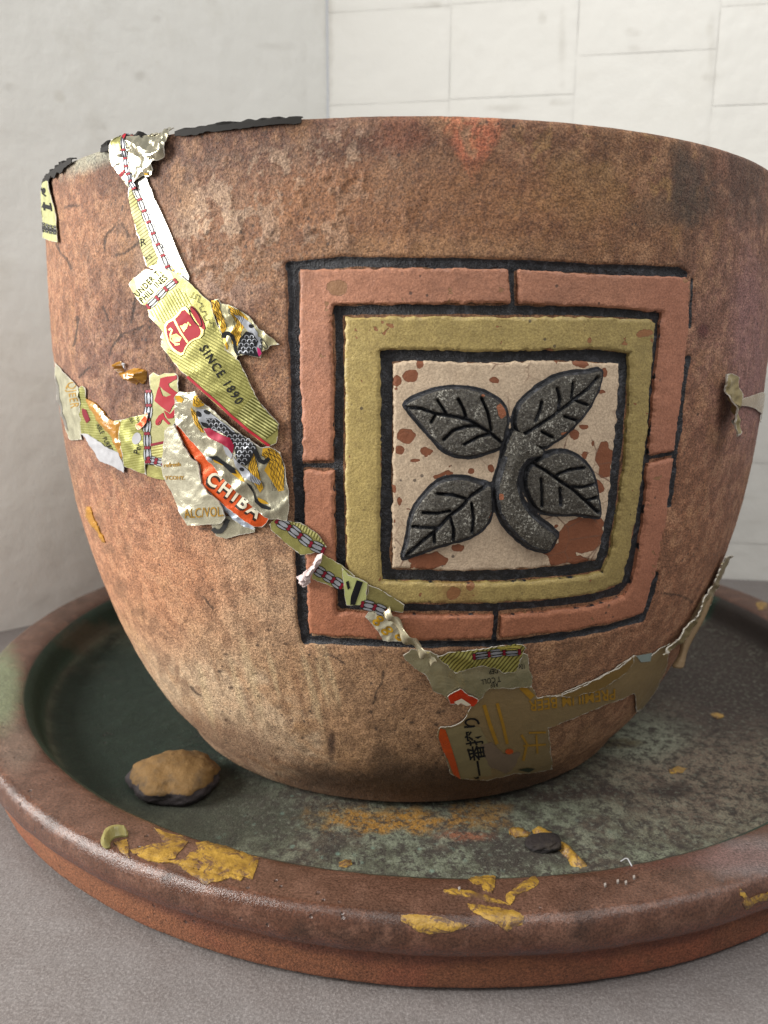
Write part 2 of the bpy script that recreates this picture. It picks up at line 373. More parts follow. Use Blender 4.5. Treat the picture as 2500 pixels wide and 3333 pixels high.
# ------------------------------------------------------------------ patches laid on a surface
def densify(poly, step, jag=0, seed=0):
    out = []; n = len(poly)
    for i in range(n):
        a = np.array(poly[i], float); b = np.array(poly[(i+1) % n], float); L = np.hypot(*(b-a)); k = max(1, int(L/step))
        nrm = np.array([-(b-a)[1], (b-a)[0]])/(L+1e-9)
        for j in range(k):
            p = a+(b-a)*j/k
            if jag:
                p = p+nrm*jag*.9*float(vnoise(np.array([[p[0]/24., p[1]/24., seed]]), 5)[0])+nrm*jag*.55*float(vnoise(np.array([[p[0]/7., p[1]/7., seed]]), 6)[0])
            out.append(p)
    return np.array(out)
def smooth_poly(poly, it=2):
    p = np.array(poly, float)
    for _ in range(it):
        q = np.roll(p, -1, 0); p = np.stack([.75*p+.25*q, .25*p+.75*q], 1).reshape(-1, 2)
    return p
def patch(name, poly, parent, material, surf=POT, step=8, hf=0.002, thick=.004, jag=0, smooth=0, holes=(), attrs=None, edge=None, bevel=6, flat=False, colf=None, curl=0):
    """closed outline in photo pixels -> mesh lying on surf; hf: height (value or function of pixel coords and edge distance)"""
    if smooth: poly = smooth_poly(poly, smooth)
    out = densify(poly, step, jag, len(name)); loops = [out]
    for h_ in holes: loops.append(densify(smooth_poly(h_, smooth) if smooth else h_, step, jag))
    vs = []; es = []
    for lp in loops:
        o = len(vs); vs += [tuple(p) for p in lp]; es += [(o+i, o+(i+1) % len(lp)) for i in range(len(lp))]
    lo = out.min(0); hi = out.max(0)
    gx = np.arange(lo[0], hi[0], step); gy = np.arange(lo[1], hi[1], step*.87)
    X, Y = np.meshgrid(gx, gy); X = X+((np.arange(len(gy)) % 2)*step*.5)[:, None]
    g = np.stack([X.ravel(), Y.ravel()], 1); g = g+np.random.uniform(-.18, .18, g.shape)*step
    k = inside(g, out)
    for lp in loops[1:]: k &= ~inside(g, lp)
    g = g[k]
    d = np.min([seg_dist(g, lp, True) for lp in loops], 0) if len(g) else np.zeros(0); g = g[d > step*.45]
    vs += [tuple(p) for p in g]
    r = delaunay_2d_cdt([Vector(v) for v in vs], es, [], 0, 1e-4)
    V = np.array([tuple(v) for v in r[0]]); F = [f for f in r[2]]
    cen = np.array([V[list(f)].mean(0) for f in F]); kk = inside(cen, out)
    for lp in loops[1:]: kk &= ~inside(cen, lp)
    F = [f for f, q in zip(F, kk) if q]
    used = sorted(set(i for f in F for i in f)); mp = {a: b for b, a in enumerate(used)}
    V = V[used]; F = [tuple(mp[i] for i in f) for f in F]
    ed = np.min([seg_dist(V, lp, True) for lp in loops], 0)
    hh = hf(V, ed) if callable(hf) else np.full(len(V), hf)
    X3 = np.empty((len(V), 3)); N3 = np.empty((len(V), 3))
    for i, (a, b) in enumerate(V): X3[i], N3[i] = surf.hit(a, b)
    top = X3+N3*hh[:, None]
    cnt = {}
    for f in F:
        for i in range(len(f)):
            e = (f[i], f[(i+1) % len(f)]); key = (min(e), max(e)); cnt.setdefault(key, []).append(e)
    bd = [v[0] for v in cnt.values() if len(v) == 1]; bv = sorted(set(i for e in bd for i in e)); bm_ = {a: len(V)+b for b, a in enumerate(bv)}
    low = np.array([top[i]-N3[i]*thick for i in bv]) if bv else np.zeros((0, 3))
    allv = np.concatenate([top, low]) if len(low) else top
    # orient: make the first face look outward
    F2 = []
    for f in F:
        a, b, c = (allv[f[0]], allv[f[1]], allv[f[2]]); 
        F2.append(f if np.dot(np.cross(b-a, c-a), N3[f[0]]) > 0 else tuple(reversed(f)))
    for e in bd: F2.append((e[1], e[0], bm_[e[0]], bm_[e[1]]))
    me = bpy.data.meshes.new(name); me.from_pydata([tuple(v*S) for v in allv], [], F2)
    allpx = np.concatenate([V, V[bv]]) if bv else V
    uv = me.uv_layers.new(name='UVMap'); li = np.empty(len(me.loops), np.int32); me.loops.foreach_get('vertex_index', li)
    uv.data.foreach_set('uv', (allpx[li]/100).astype(np.float32).ravel())
    edall = np.concatenate([ed, np.zeros(len(bv))])
    if attrs:
        for an, fn in attrs.items(): attr_f(me, an, fn(allpx, edall))
    attr_f(me, 'ed', edall)
    if colf is not None: attr_c(me, 'col', colf(allpx, edall))
    me.validate()
    o = link(name, me, material, parent, smooth=True)
    # keep the cut edge crisp
    try: me.set_sharp_from_angle(angle=math.radians(50))
    except Exception: pass
    return o
def n2d(P, sc, seed=0, o=3, gain=.55): return fbm(np.stack([P[:, 0]/sc, P[:, 1]/sc, P[:, 0]*0+seed], 1), o, seed, gain)

# ---- panel pieces
def tile_h(base, amp=.003):
    return lambda P, e: base-.0085+.0045*ss(0, 5, e)+amp*.14*n2d(P, 11, 3)+amp*.35*n2d(P, 60, 4)
salmon = terracotta('salmon_paint', ink=True, grit=.42, rough=.62, spark=.22, chip=True, chipcol='#9c7350')
def tint(h, a=.12, seed=1, extra=None):
    c0 = np.array(lin(h))
    def f(P, e):
        c = c0[None]*(1+a*n2d(P, 90, seed)+a*.7*n2d(P, 22, seed+9))[:, None]
        if extra: c = extra(c, P)
        return np.clip(c, 0, 1)
    return f
def salmon_x(c, P):
    w = (ss(500, 1700, P[:, 1]-P[:, 0]*.25-200)*.8)[:, None]
    c = c*(1-w)+np.array(lin('#a4684a'))*w
    w2 = (ss(1950, 2200, P[:, 0])*.55)[:, None]
    return c*(1-w2)+np.array(lin('#9d6650'))*w2
def chips(lst, wear=None):
    def f(P, e):
        v = np.full(len(P), -40.0)
        if wear is not None: v = np.maximum(v, 34*(n2d(P, 19, wear, 3, .6)+.35*n2d(P, 90, wear+4)-.60))
        for x, y, rx, ry in lst: v = np.maximum(v, (1-np.hypot((P[:, 0]-x)/rx, (P[:, 1]-y)/ry))*min(rx, ry))
        return v
    return f
def edge_ink(w, amp=4, seed=2): return lambda P, e: w-e+amp*n2d(P, 30, seed)
tiles = [
 (G([(140,140),(300,138),(600,136),(893,137),(898,262),(600,264),(300,267),(258,270),(254,300),(262,600),(258,830),(150,832),(148,700),(136,400)]), 'upper left brick-red corner piece with a worn patch', [(1095, 935, 34, 22)]),
 (G([(925,140),(1200,157),(1530,168),(1546,185),(1541,350),(1527,500),(1510,650),(1488,793),(1398,808),(1412,650),(1434,420),(1445,295),(1200,274),(927,264)]), None, [(2230, 915, 9, 9)]),
 (G([(1395,838),(1486,822),(1473,930),(1458,1060),(1430,1200),(1403,1290),(1378,1380),(1250,1415),(1100,1445),(862,1470),(864,1390),(1000,1378),(1200,1354),(1312,1320),(1345,1250),(1370,1100),(1390,950)]), 'lower right corner piece, darker orange', [(2110, 2010, 9, 9)]),
 (G([(152,864),(260,867),(266,1100),(268,1300),(273,1374),(500,1386),(836,1389),(830,1470),(550,1478),(300,1465),(172,1455),(160,1200),(156,1000)]), 'lower left corner piece, crossed by label strips', []),
]
for pl, lb, ch in tiles:
    o = patch('border_tile', pl, pot, salmon, step=7, hf=tile_h(.006), thick=.016, jag=3.5, colf=tint('#a5735a', .2, 3, salmon_x), attrs={'ink': edge_ink(-1), 'chip': chips(ch, 5)})
    if lb: o['label'] = lb
yel = terracotta('ochre_paint', ink=True, grit=.4, rough=.5, spark=.18, chip=True, chipcol='#9a6a42')
patch('ochre_frame', G([(303,314),(500,310),(900,312),(1200,313),(1400,320),(1420,335),(1407,500),(1393,700),(1377,850),(1357,1000),(1328,1150),(1300,1270),(1200,1306),(1000,1332),(800,1343),(500,1342),(312,1336),(306,1100),(302,800),(302,500)]), pot, yel, step=7,
      hf=tile_h(.007, .0026), thick=.016, jag=3.5, holes=[G([(428,432),(600,430),(800,437),(1180,427),(1328,440),(1328,600),(1310,850),(1290,1000),(1262,1165),(1232,1232),(1100,1254),(900,1268),(700,1274),(434,1264),(428,1150),(430,900),(430,600)])],
      colf=tint('#a5925a', .17, 5, lambda c, P: c*(1-.22*(ss(1700, 2100, P[:, 0]))[:, None])*(1-.25*blob(P, 1480, 1930, 60, 60, nz_=n2d(P, 20, 4), amt=.6)[:, None]*np.array([.5, 1, 1]))),
      attrs={'ink': edge_ink(-1.5), 'chip': chips([(2095, 1085, 26, 14), (1800, 1140, 22, 6), (2120, 1110, 8, 14), (1475, 1930, 28, 28), (1530, 1905, 16, 16), (1860, 1250, 10, 4)], 9)})

def K(pts): return Z(1230, 1150, .5063, pts)
leaves = [
 (K([(165,325),(250,275),(350,235),(450,215),(560,215),(660,240),(750,280),(810,330),(835,400),(828,470),(812,530),(800,600),(720,632),(600,665),(500,660),(420,620),(350,550),(290,480),(230,410),(190,360)]),
  [[(190,345),(280,352),(370,385),(440,395),(520,408),(580,425),(640,460),(720,510),(795,575)],[(380,300),(410,345),(440,392)],[(512,292),(540,345),(560,405)],[(660,290),(695,370),(720,490)],[(340,440),(370,390)],[(420,550),(480,490),(560,465),(640,462)],[(550,580),(640,530),(720,512)]]),
 (K([(1435,95),(1430,180),(1390,280),(1340,370),(1270,450),(1200,520),(1130,570),(1062,612),(1000,600),(930,560),(870,480),(868,410),(890,340),(950,270),(1040,205),(1130,150),(1220,125),(1330,118)]),
  [[(1395,155),(1340,218),(1250,290),(1150,370),(1050,440),(930,515)],[(1038,310),(1025,370),(1000,430)],[(1138,225),(1152,290),(1142,365)],[(1238,190),(1228,285)],[(1330,328),(1255,302)],[(1285,437),(1185,402)],[(1110,535),(1040,500)]]),
 (K([(1075,645),(1150,622),(1230,632),(1310,680),(1370,750),(1400,850),(1415,950),(1430,1052),(1380,1052),(1280,1032),(1180,1037),(1080,1030),(1010,1000),(960,920),(932,830),(945,740),(1000,690)]),
  [[(1000,710),(1070,750),(1150,810),(1230,862),(1300,925),(1400,1015)],[(1310,730),(1210,740),(1135,775)],[(1380,835),(1300,852),(1230,850)],[(1036,800),(1042,890),(1042,975)],[(1155,860),(1160,965)],[(1385,920),(1330,935)]]),
 (K([(148,1322),(188,1200),(200,1100),(225,1000),(290,910),(370,830),(450,795),(560,795),(620,815),(690,832),(735,850),(732,920),(740,1000),(705,1095),(620,1170),(500,1208),(400,1232),(300,1272),(200,1302)]),
  [[(180,1292),(290,1190),(370,1130),(450,1040),(530,980),(600,900),(690,845)],[(380,895),(480,900),(560,925)],[(290,1015),(380,1020),(460,1003)],[(222,1105),(370,1110)],[(595,955),(607,1050),(600,1140)],[(463,1050),(482,1120),(480,1190)],[(360,1140),(360,1205)]]),
]
stem = K([(768,760),(795,660),(815,580),(860,480),(925,500),(990,560),(1062,620),(1050,660),(960,688),(915,750),(900,830),(925,930),(975,1010),(1050,1075),(1115,1122),(1160,1168),(1128,1222),(1096,1276),(1030,1268),(950,1235),(880,1180),(810,1100),(762,1020),(742,920),(748,830)])
white = terracotta('flaking_white_paint', ink=True, grit=.4, rough=.7, spark=.1, chip=True, chipcol='#8c5537', inkn=8)
wchips = K([]) 
def wc(x, y, rx, ry): return (1230+.5063*x, 1150+.5063*y, .5063*rx, .5063*ry)
wl = [wc(215,148,46,34), wc(270,70,20,24), wc(120,180,26,34), wc(115,232,22,16), wc(172,540,62,52), wc(140,620,40,44), wc(325,625,46,30), wc(472,722,26,14), wc(405,792,26,16), wc(475,770,34,12), wc(602,762,22,20), wc(728,740,24,30),
      wc(745,172,30,12), wc(1320,72,42,18), wc(1265,530,30,30), wc(1325,650,44,26), wc(1460,660,60,110), wc(1465,760,50,60), wc(1430,860,30,50), wc(1150,85,10,60), wc(1330,470,26,8), wc(1440,250,26,8),
      wc(350,1330,120,46), wc(515,1255,44,28), wc(300,1370,70,34), wc(1300,1180,150,110), wc(1180,1280,110,60), wc(1360,1100,90,50), wc(1250,1330,170,34), wc(1150,1110,40,26), wc(108,1070,16,40), wc(95,880,20,26), wc(140,960,9,30), wc(200,1005,20,8), wc(1460,130,18,26), wc(250,690,26,6), wc(1380,575,14,22)]
def leafd(P):
    d = np.full(len(P), 99.0)
    for o_ in [l[0] for l in leaves]+[stem]:
        s_ = smooth_poly(o_, 1); q = seg_dist(P, s_, True); d = np.minimum(d, np.where(inside(P, s_), -q, q))
    return d
patch('white_panel', G([(474,480),(520,470),(600,468),(800,478),(1000,470),(1180,472),(1292,480),(1288,600),(1273,800),(1252,1000),(1226,1130),(1206,1190),(1100,1207),(900,1222),(700,1228),(472,1220),(468,1100),(474,900),(474,600)]), pot, white, step=6,
      hf=tile_h(.004, .0024), thick=.014, jag=4, colf=tint('#c2ae95', .07, 8),
      attrs={'ink': lambda P, e: np.maximum(8.5-leafd(P)+3*n2d(P, 25, 6), -30), 'chip': chips(wl)})
leafm = terracotta('bronze_paint', ink=True, grit=1.0, rough=.5, spark=.28, speck='#c2bfb2', inkcol='#17181b', chip=True, chipcol='#a96743', inkn=5)
lc = {0: [wc(790,375,32,60), wc(665,268,14,10)], 1: [wc(1200,510,30,14), wc(1310,400,16,18)], 2: [], 3: [wc(725,1040,10,50)]}
for i, (ol, veins) in enumerate(leaves):
    vp = [np.array(K(v)) for v in veins]
    def dv(P):
        d = np.full(len(P), 99.0)
        for j, v in enumerate(vp): d = np.minimum(d, seg_dist(P, v)*(1.0 if j else .9))
        return d
    patch('leaf', ol, pot, leafm, step=4.2, smooth=1, thick=.03,
          hf=lambda P, e: .002+.009*ss(0, 8, e)+.002*ss(5, 50, e)+.0012*n2d(P, 16, 9)-.010*np.exp(-(dv(P)/4.6)**2), colf=tint('#46423a', .12, 12),
          attrs={'ink': lambda P, e: np.maximum(5.2-dv(P), 6.5-e)+1.5*n2d(P, 20, 3), 'chip': chips(lc[i])})
patch('stem', stem, pot, leafm, step=4.5, smooth=0, thick=.03, hf=lambda P, e: .003+.010*ss(0, 8, e)+.004*ss(5, 40, e)+.0012*n2d(P, 16, 10), colf=tint('#48443b', .12, 14),
      attrs={'ink': lambda P, e: np.where((P[:, 1] > 1480), 13-e, 4-e)+1.5*n2d(P, 20, 5), 'chip': chips([wc(775, 915, 12, 14)])})


# ------------------------------------------------------------------ saucer
SC = (0.0862, 0.2250)
sprof = [(0.0, 0.0), (.6, 0.0), (1.2, 0.0), (1.385, 0.0), (1.412, .003), (1.422, .012), (1.428, .04), (1.432, .07), (1.435, .088), (1.438, .096)]
ang = np.radians(np.linspace(-80, 95, 26))
for a in ang: sprof.append((1.436+.030*abs(math.cos(a))**.8*(1 if math.cos(a) > 0 else -1), .1425+.0425*math.sin(a)))
sprof += [(1.42, .1855), (1.40, .1850), (1.38, .1832), (1.36, .1805), (1.342, .176), (1.328, .169), (1.317, .159), (1.309, .147), (1.303, .13), (1.297, .11), (1.290, .092), (1.278, .075), (1.262, .064), (1.24, .0575), (1.21, .0545), (1.16, .053)]
for q in np.linspace(1.12, .62, 60): sprof.append((q, .0525))
sprof += [(.4, .0525), (0, .0525)]
# resample the profile evenly
def resample(pr, step):
    out = [pr[0]]
    for a, b in zip(pr[:-1], pr[1:]):
        L = math.hypot(b[0]-a[0], b[1]-a[1]); k = max(1, int(L/step)) if min(a[0], b[0]) > .6 else 1
        for j in range(1, k+1): out.append((a[0]+(b[0]-a[0])*j/k, a[1]+(b[1]-a[1])*j/k))
    return out
sprof = resample(sprof, .006)
SAU = Rev(sprof, *SC)
saucer = bpy.data.objects.new('saucer', None); COL.objects.link(saucer)
saucer['label'] = 'wide brown glazed clay saucer under the pot, smeared with ochre paint'; saucer['category'] = 'saucer'

def glaze_mat():
    m, nt, b = mat('brown_glaze'); n = N(nt)
    c = n.attr('col', 'Color'); g = n.attr('gloss')
    fine = n.noise(210, 4, .8)
    c = n.mix(n.ramp(fine, [(.38, 0.0), (.62, 1.0)]), n.mix(1.0, c, (.55, .53, .52, 1), 'MULTIPLY'), n.mix(1.0, c, (1.45, 1.43, 1.42, 1), 'MULTIPLY'))
    pits = n.math('MULTIPLY', n.ramp(n.vor(40), [(.0, 1.0), (.12, 1.0), (.19, 0.0)]), n.ramp(n.noise(7, 3), [(.55, 0.0), (.62, 1.0)]))
    c = n.mix(n.math('MULTIPLY', pits, .7), c, (.03, .022, .02, 1))
    dm_ = n.attr('dirt'); k1 = n.ramp(n.noise(48, 5, .75), [(.48, 0.0), (.58, .9)]); k2 = n.ramp(n.noise(75, 4, .8), [(.54, 0.0), (.64, .6)])
    c = n.mix(n.math('MULTIPLY', dm_, k1), c, L4('#2e2620')); c = n.mix(n.math('MULTIPLY', dm_, k2), c, L4('#76796a'))
    # pale mineral specks on the saucer floor
    sp = n.math('MULTIPLY', n.ramp(n.vor(34), [(.0, 1.0), (.16, 1.0), (.27, 0.0)]), n.ramp(n.noise(11, 4, .7), [(.5, 0.0), (.6, 1.0)]))
    c = n.mix(n.math('MULTIPLY', n.math('MULTIPLY', sp, n.attr('speck')), .55), c, L4('#6f8a7c'))
    n.l(c, b.inputs['Base Color'])
    r = n.math('SUBTRACT', .86, n.math('MULTIPLY', g, .80)); r = n.math('ADD', r, n.math('MULTIPLY', n.math('SUBTRACT', n.noise(150, 3, .7), .5), .30), clamp=True)
    n.l(r, b.inputs['Roughness'])
    h = n.bump(n.noise(190, 4, .8), .55, .004); n.l(n.math('SUBTRACT', .7, n.math('MULTIPLY', g, .34)), h.node.inputs['Strength']); h = n.bump(n.noise(40, 4, .7), .12, .005, h); h2 = n.bump(n.vor(210), .25, .003, h); n.l(n.math('SUBTRACT', .3, n.math('MULTIPLY', g, .2)), h2.node.inputs['Strength']); h = h2
    h = n.bump(pits, .5, -.01, h); n.l(h, b.inputs['Normal'])
    return m
def build_saucer():
    pr = np.array(sprof); k = len(pr)
    th = np.concatenate([np.linspace(-100, 100, 760), np.linspace(100, 260, 160)[1:-1]])*math.pi/180; nu = len(th)
    T, J = np.meshgrid(th, np.arange(k), indexing='ij'); T = T.ravel(); J = J.ravel(); r = pr[J, 0]; z = pr[J, 1]
    tan = np.gradient(pr, axis=0); nn = np.stack([tan[:, 1], -tan[:, 0]], 1); nn /= np.linalg.norm(nn, axis=1)[:, None]+1e-9
    P = np.stack([SC[0]+r*np.sin(T), SC[1]-r*np.cos(T), z], 1)
    NR = np.stack([nn[J, 0]*np.sin(T), -nn[J, 0]*np.cos(T), nn[J, 1]], 1)
    n1 = fbm(P*2.7, 4, 101); n2 = fbm(P*9, 4, 111); n3 = fbm(P*28, 4, 121, .6); n4 = fbm(P*70, 3, 131, .6); st = fbm(np.stack([T*3, J*.0, z*60], 1), 3, 141)
    C3 = lambda h: np.array(lin(h))
    tot = np.argmax(pr[:, 1]); jo = np.argmax(pr[:, 0] > 1.4385); jin = next(i for i in range(tot, k) if pr[i, 0] < 1.335)
    px = project(P)
    out_low = (J < jo).astype(float); lip = ((J >= jo) & (J < jin)).astype(float); inn = (J >= jin).astype(float)
    col = np.tile(C3('#7f4f36'), (len(P), 1))
    def lay(w, h, kk=1.0):
        nonlocal col
        w = (np.clip(w, 0, 1)*kk)[:, None]; col = col*(1-w)+C3(h)*w
    lay(ss(-.1, .4, n1)*out_low, '#7c4a34', .6); lay(ss(0, .4, n2)*out_low, '#7d4331', .6)
    az = ((T+math.pi) % (2*math.pi))-math.pi
    lay(out_low*ss(-.3, .5, az+.5*n2), '#6f4130', .75)
    lay(out_low*ss(.0, .25, n2)*ss(-.2, .2, az), '#8f5039', .5)
    lay(lip, '#53362b'); lay(lip*ss(-.1, .4, n1+.4*n3), '#472e26', .8); lay(lip*ss(.1, .4, n2), '#38261f', .6); lay(lip*ss(.05, .2, n3), '#6c4d42', .5)
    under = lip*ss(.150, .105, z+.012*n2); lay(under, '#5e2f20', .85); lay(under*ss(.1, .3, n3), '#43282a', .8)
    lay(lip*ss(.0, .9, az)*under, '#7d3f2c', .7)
    lay(out_low*ss(.060, .085, z+.022*n2), '#5c3429', .75)
    lay(lip*ss(.17, .183, z)*(pr[J, 0] < 1.44), '#5b453e', .5)
    # inner wall and floor
    floorw = inn*ss(.085, .058, z)
    lay(inn, '#1b3328'); lay(inn*ss(-.1, .5, n2), '#182a22', .6)
    lay(floorw, '#4d4e42'); lay(floorw*ss(-.15, .35, n2), '#493e36', .85); lay(floorw*ss(.0, .35, n1), '#5f6155', .6)
    lay(floorw*ss(.0, .2, n3), '#72776a', .5); lay(floorw*ss(.12, .3, -n3), '#2f2824', .7)
    F = lambda *a, **q: blob(px, *a, **q)*(np.cos(T) > -.35)
    lay(floorw*F(2300, 2480, 330, 220, nz_=n2, amt=.5), '#736259', .7)
    lay(floorw*F(2400, 2250, 300, 160, nz_=n2, amt=.4), '#4a3b38', .6)
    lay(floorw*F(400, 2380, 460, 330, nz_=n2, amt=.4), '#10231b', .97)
    lay(floorw*F(750, 2640, 330, 90, nz_=n2, amt=.6), '#35362d', .85)
    lay(floorw*F(2080, 2400, 160, 70, nz_=n2, amt=.7), '#7d8478', .7)
    lay(floorw*F(1250, 2670, 210, 40, nz_=n3, amt=1.0), '#96691f', .85)
    lay(floorw*F(1560, 2650, 90, 40, nz_=n3, amt=1.0), '#85602a', .7)
    lay(floorw*F(1520, 2723, 85, 15, nz_=n3, amt=.6), '#7a4a34', .9)
    lay(floorw*F(1880, 2585, 220, 22, rot=-.05, nz_=n3, amt=.8), '#34241f', .85)
    lay(floorw*F(2190, 2575, 60, 28, nz_=n3, amt=.7), '#2c1e1b', .9)
    lay(floorw*F(2020, 2420, 70, 16, nz_=n3, amt=.5), '#4b3d22', .8)
    lay(floorw*F(1700, 2770, 150, 60, nz_=n3, amt=.8), '#2b2420', .85)
    for q in range(40):
        x = random.uniform(1950, 2500); y = random.uniform(2330, 2720); lay(floorw*F(x, y, random.uniform(5, 16), random.uniform(3, 8), nz_=n3, amt=.5), '#2c2220', .85)
    lay(inn*F(2400, 2130, 420, 240, nz_=n2, amt=.35), '#2d2220', .95)  # shadow in the back right interior, painted over the brown
    lay(inn*F(330, 2080, 130, 50, nz_=n3, amt=.6)*(1-floorw), '#5a4c3d', .6)
    # pale green glaze patch on the far left of the lip, violet grey one on the right
    lay(lip*F(10, 2240, 62, 125, nz_=n3, amt=.3)*(az < 0), '#6d7862', .85)
    lay(lip*F(2430, 2790, 150, 60, nz_=n3, amt=.4), '#716a70', .7)
    lay(lip*F(2120, 2790, 500, 40, nz_=n2, amt=.4), '#64423d', .6)
    lay(lip*F(60, 2430, 60, 90, nz_=n2, amt=.4), '#6d6059', .5)
    col *= (1+.16*n3+.10*n4)[:, None]
    gloss = np.clip(lip*(.85-.3*ss(0, .4, n2))*ss(-.2, .2, .4-az*.35)+lip*.25+inn*.35*(1-floorw), 0, 1)
    h = .003*n1+.0012*n2+.0007*n3+.0005*n4; h += floorw*(.004*n2+.003*np.abs(n3)); h += lip*.0012*fbm(P*14, 2, 151)
    h = np.where((r < .75) & (J > tot), -.002, h); h = np.where(J < 6, 0, h)
    me = grid_mesh('body', P+NR*h[:, None], nu, k, True)
    attr_c(me, 'col', np.clip(col*np.array([1, 1.02, .92]), 0, 1)); attr_f(me, 'gloss', gloss); attr_f(me, 'dirt', inn*ss(.10, .06, z)*ss(450, 1100, px[:, 0])); attr_f(me, 'speck', floorw*ss(2300, 1100, px[:, 0])*ss(550, 950, px[:, 0]))
    return link('body', me, glaze_mat(), saucer)
build_saucer()

# ------------------------------------------------------------------ ground and walls
def plane_mesh(name, o, u, v, nu, nv, h=None):
    o, u, v = map(np.array, (o, u, v)); A, B = np.meshgrid(np.linspace(0, 1, nu), np.linspace(0, 1, nv), indexing='ij')
    P = o+A.ravel()[:, None]*u+B.ravel()[:, None]*v; nrm = np.cross(u, v); nrm = nrm/np.linalg.norm(nrm)
    if h is not None: P = P+nrm*h(A.ravel(), B.ravel(), P)[:, None]
    return grid_mesh(name, P, nu, nv, False)
def floor_mat():
    m, nt, b = mat('worn_concrete_paint'); n = N(nt)
    a = n.noise(1.6, 5, .6); f = n.noise(170, 5, .9); g = n.noise(12, 5, .65)
    c = n.mix(a, L4('#6f6966'), L4('#7c7673')); c = n.mix(n.ramp(g, [(.35, 0.0), (.7, .5)]), c, L4('#665d59'))
    c = n.mix(n.ramp(f, [(.38, .5), (.5, 0.0)]), c, L4('#4a4442')); c = n.mix(n.ramp(f, [(.50, 0.0), (.64, .5)]), c, L4('#a8a29f'))
    sp = n.math('MULTIPLY', n.ramp(n.vor(9), [(.0, 1.0), (.05, 1.0), (.08, 0.0)]), n.ramp(n.noise(2.3, 2), [(.6, 0.0), (.65, .7)])); c = n.mix(sp, c, L4('#5a4a42'))
    n.l(c, b.inputs['Base Color'])
    n.l(n.ramp(n.noise(150, 3, .8), [(.3, .35), (.55, .72)]), b.inputs['Roughness'])
    h = n.bump(f, .5, .004); h = n.bump(g, .3, .02, h); n.l(h, b.inputs['Normal']); return m
fl = link('floor', plane_mesh('floor', (-9, -9, 0), (18, 0, 0), (0, 16, 0), 2, 2), floor_mat()); fl['kind'] = 'structure'

def wall_mat(name, c1, c2, stain):
    m, nt, b = mat(name); n = N(nt)
    c = n.mix(n.noise(.9, 4, .6), L4(c1), L4(c2)); c = n.mix(n.ramp(n.noise(3.5, 6, .7), [(.55, 0.0), (.8, .35)]), c, L4(stain))
    spots = n.math('MULTIPLY', n.ramp(n.vor(3.2), [(.0, 1.0), (.05, .8), (.10, 0.0)]), n.ramp(n.noise(1.7, 3), [(.52, 0.0), (.6, .45)])); c = n.mix(spots, c, L4(stain))
    dirt = n.attr('dirt'); c = n.mix(n.math('MULTIPLY', dirt, n.ramp(n.noise(9, 5, .7), [(.3, .2), (.6, 1.0)])), c, L4('#8c8577'))
    n.l(c, b.inputs['Base Color']); b.inputs['Roughness'].default_value = .55
    h = n.bump(n.noise(14, 5, .6), .18, .02); h = n.bump(n.noise(2.2, 3), .25, .06, h); n.l(h, b.inputs['Normal']); return m
COR = np.array([-.4151, 1.8308, 0]); DL = np.array([.73031, .68311, 0.]); DR = np.array([math.cos(math.radians(-6.9)), math.sin(math.radians(-6.9)), 0.])
lm = wall_mat('smooth_wall_paint', '#d0cfc8', '#dad9d3', '#b3ae9f'); rm = wall_mat('block_wall_paint', '#cbc9c2', '#d2d0c9', '#bdb9ae')
def box_mesh(name, o, u, v, w):
    o, u, v, w = map(np.array, (o, u, v, w)); c = [o+a*u+b*v+d*w for a in (0, 1) for b in (0, 1) for d in (0, 1)]
    f = [(0, 1, 3, 2), (4, 6, 7, 5), (0, 4, 5, 1), (2, 3, 7, 6), (0, 2, 6, 4), (1, 5, 7, 3)]
    me = bpy.data.meshes.new(name); me.from_pydata([tuple(q*S) for q in c], [], f)
    bm = bmesh.new(); bm.from_mesh(me); bmesh.ops.recalc_face_normals(bm, faces=bm.faces); bm.to_mesh(me); bm.free(); return me
LEN = 3.0; HT = 4.6
def smudges(me):
    V = np.empty(len(me.vertices)*3, np.float32); me.vertices.foreach_get('co', V); q = project(V.reshape(-1, 3)/S); r = np.zeros(len(q)); nn = n2d(q, 30, 3)
    for x, y, a, b, k in ((455, 245, 22, 16, .8), (25, 285, 14, 12, .6), (340, 410, 12, 16, .6), (330, 390, 60, 40, .25), (430, 95, 40, 12, .35), (510, 62, 16, 10, .6), (900, 150, 60, 14, .4), (990, 175, 10, 30, .5), (990, 320, 12, 60, .3), (1400, 18, 70, 14, .9), (1640, 352, 70, 12, .6), (1825, 335, 40, 12, .8), (2310, 250, 30, 14, .8), (2060, 105, 24, 14, .7), (2065, 160, 20, 10, .5), (1766, 60, 14, 18, .6), (1830, 150, 12, 130, .5), (2318, 160, 12, 120, .5), (1070, 150, 14, 260, .7), (2430, 1620, 60, 8, .5), (2440, 1700, 70, 8, .4), (130, 1960, 70, 26, .25)):
        r = np.maximum(r, .42*k*ss(1.3, .5, np.hypot((q[:, 0]-x)/a, (q[:, 1]-y)/b)+.5*nn))
    return r
nl = np.array([DL[1], -DL[0], 0])
wl_ = bpy.data.objects.new('plaster_wall', None); COL.objects.link(wl_); wl_['label'] = 'smooth grey-white plastered wall behind the pot on the left'; wl_['category'] = 'wall'
me = plane_mesh('plaster_face', COR-DL*LEN, DL*(LEN-.012), (0, 0, HT), 240, 330, lambda a, b, P: .006*fbm(P*1.3, 3, 301)+.002*fbm(P*6, 2, 311))
attr_f(me, 'dirt', smudges(me)); o = link('plaster_face', me, lm, wl_)
back = box_mesh('wall_core', COR-DL*LEN-nl*.02, DL*(LEN-.012), -nl*.5, (0, 0, HT+.1)); attr_f(back, 'dirt', np.zeros(8)); link('wall_core', back, lm, wl_, smooth=False)

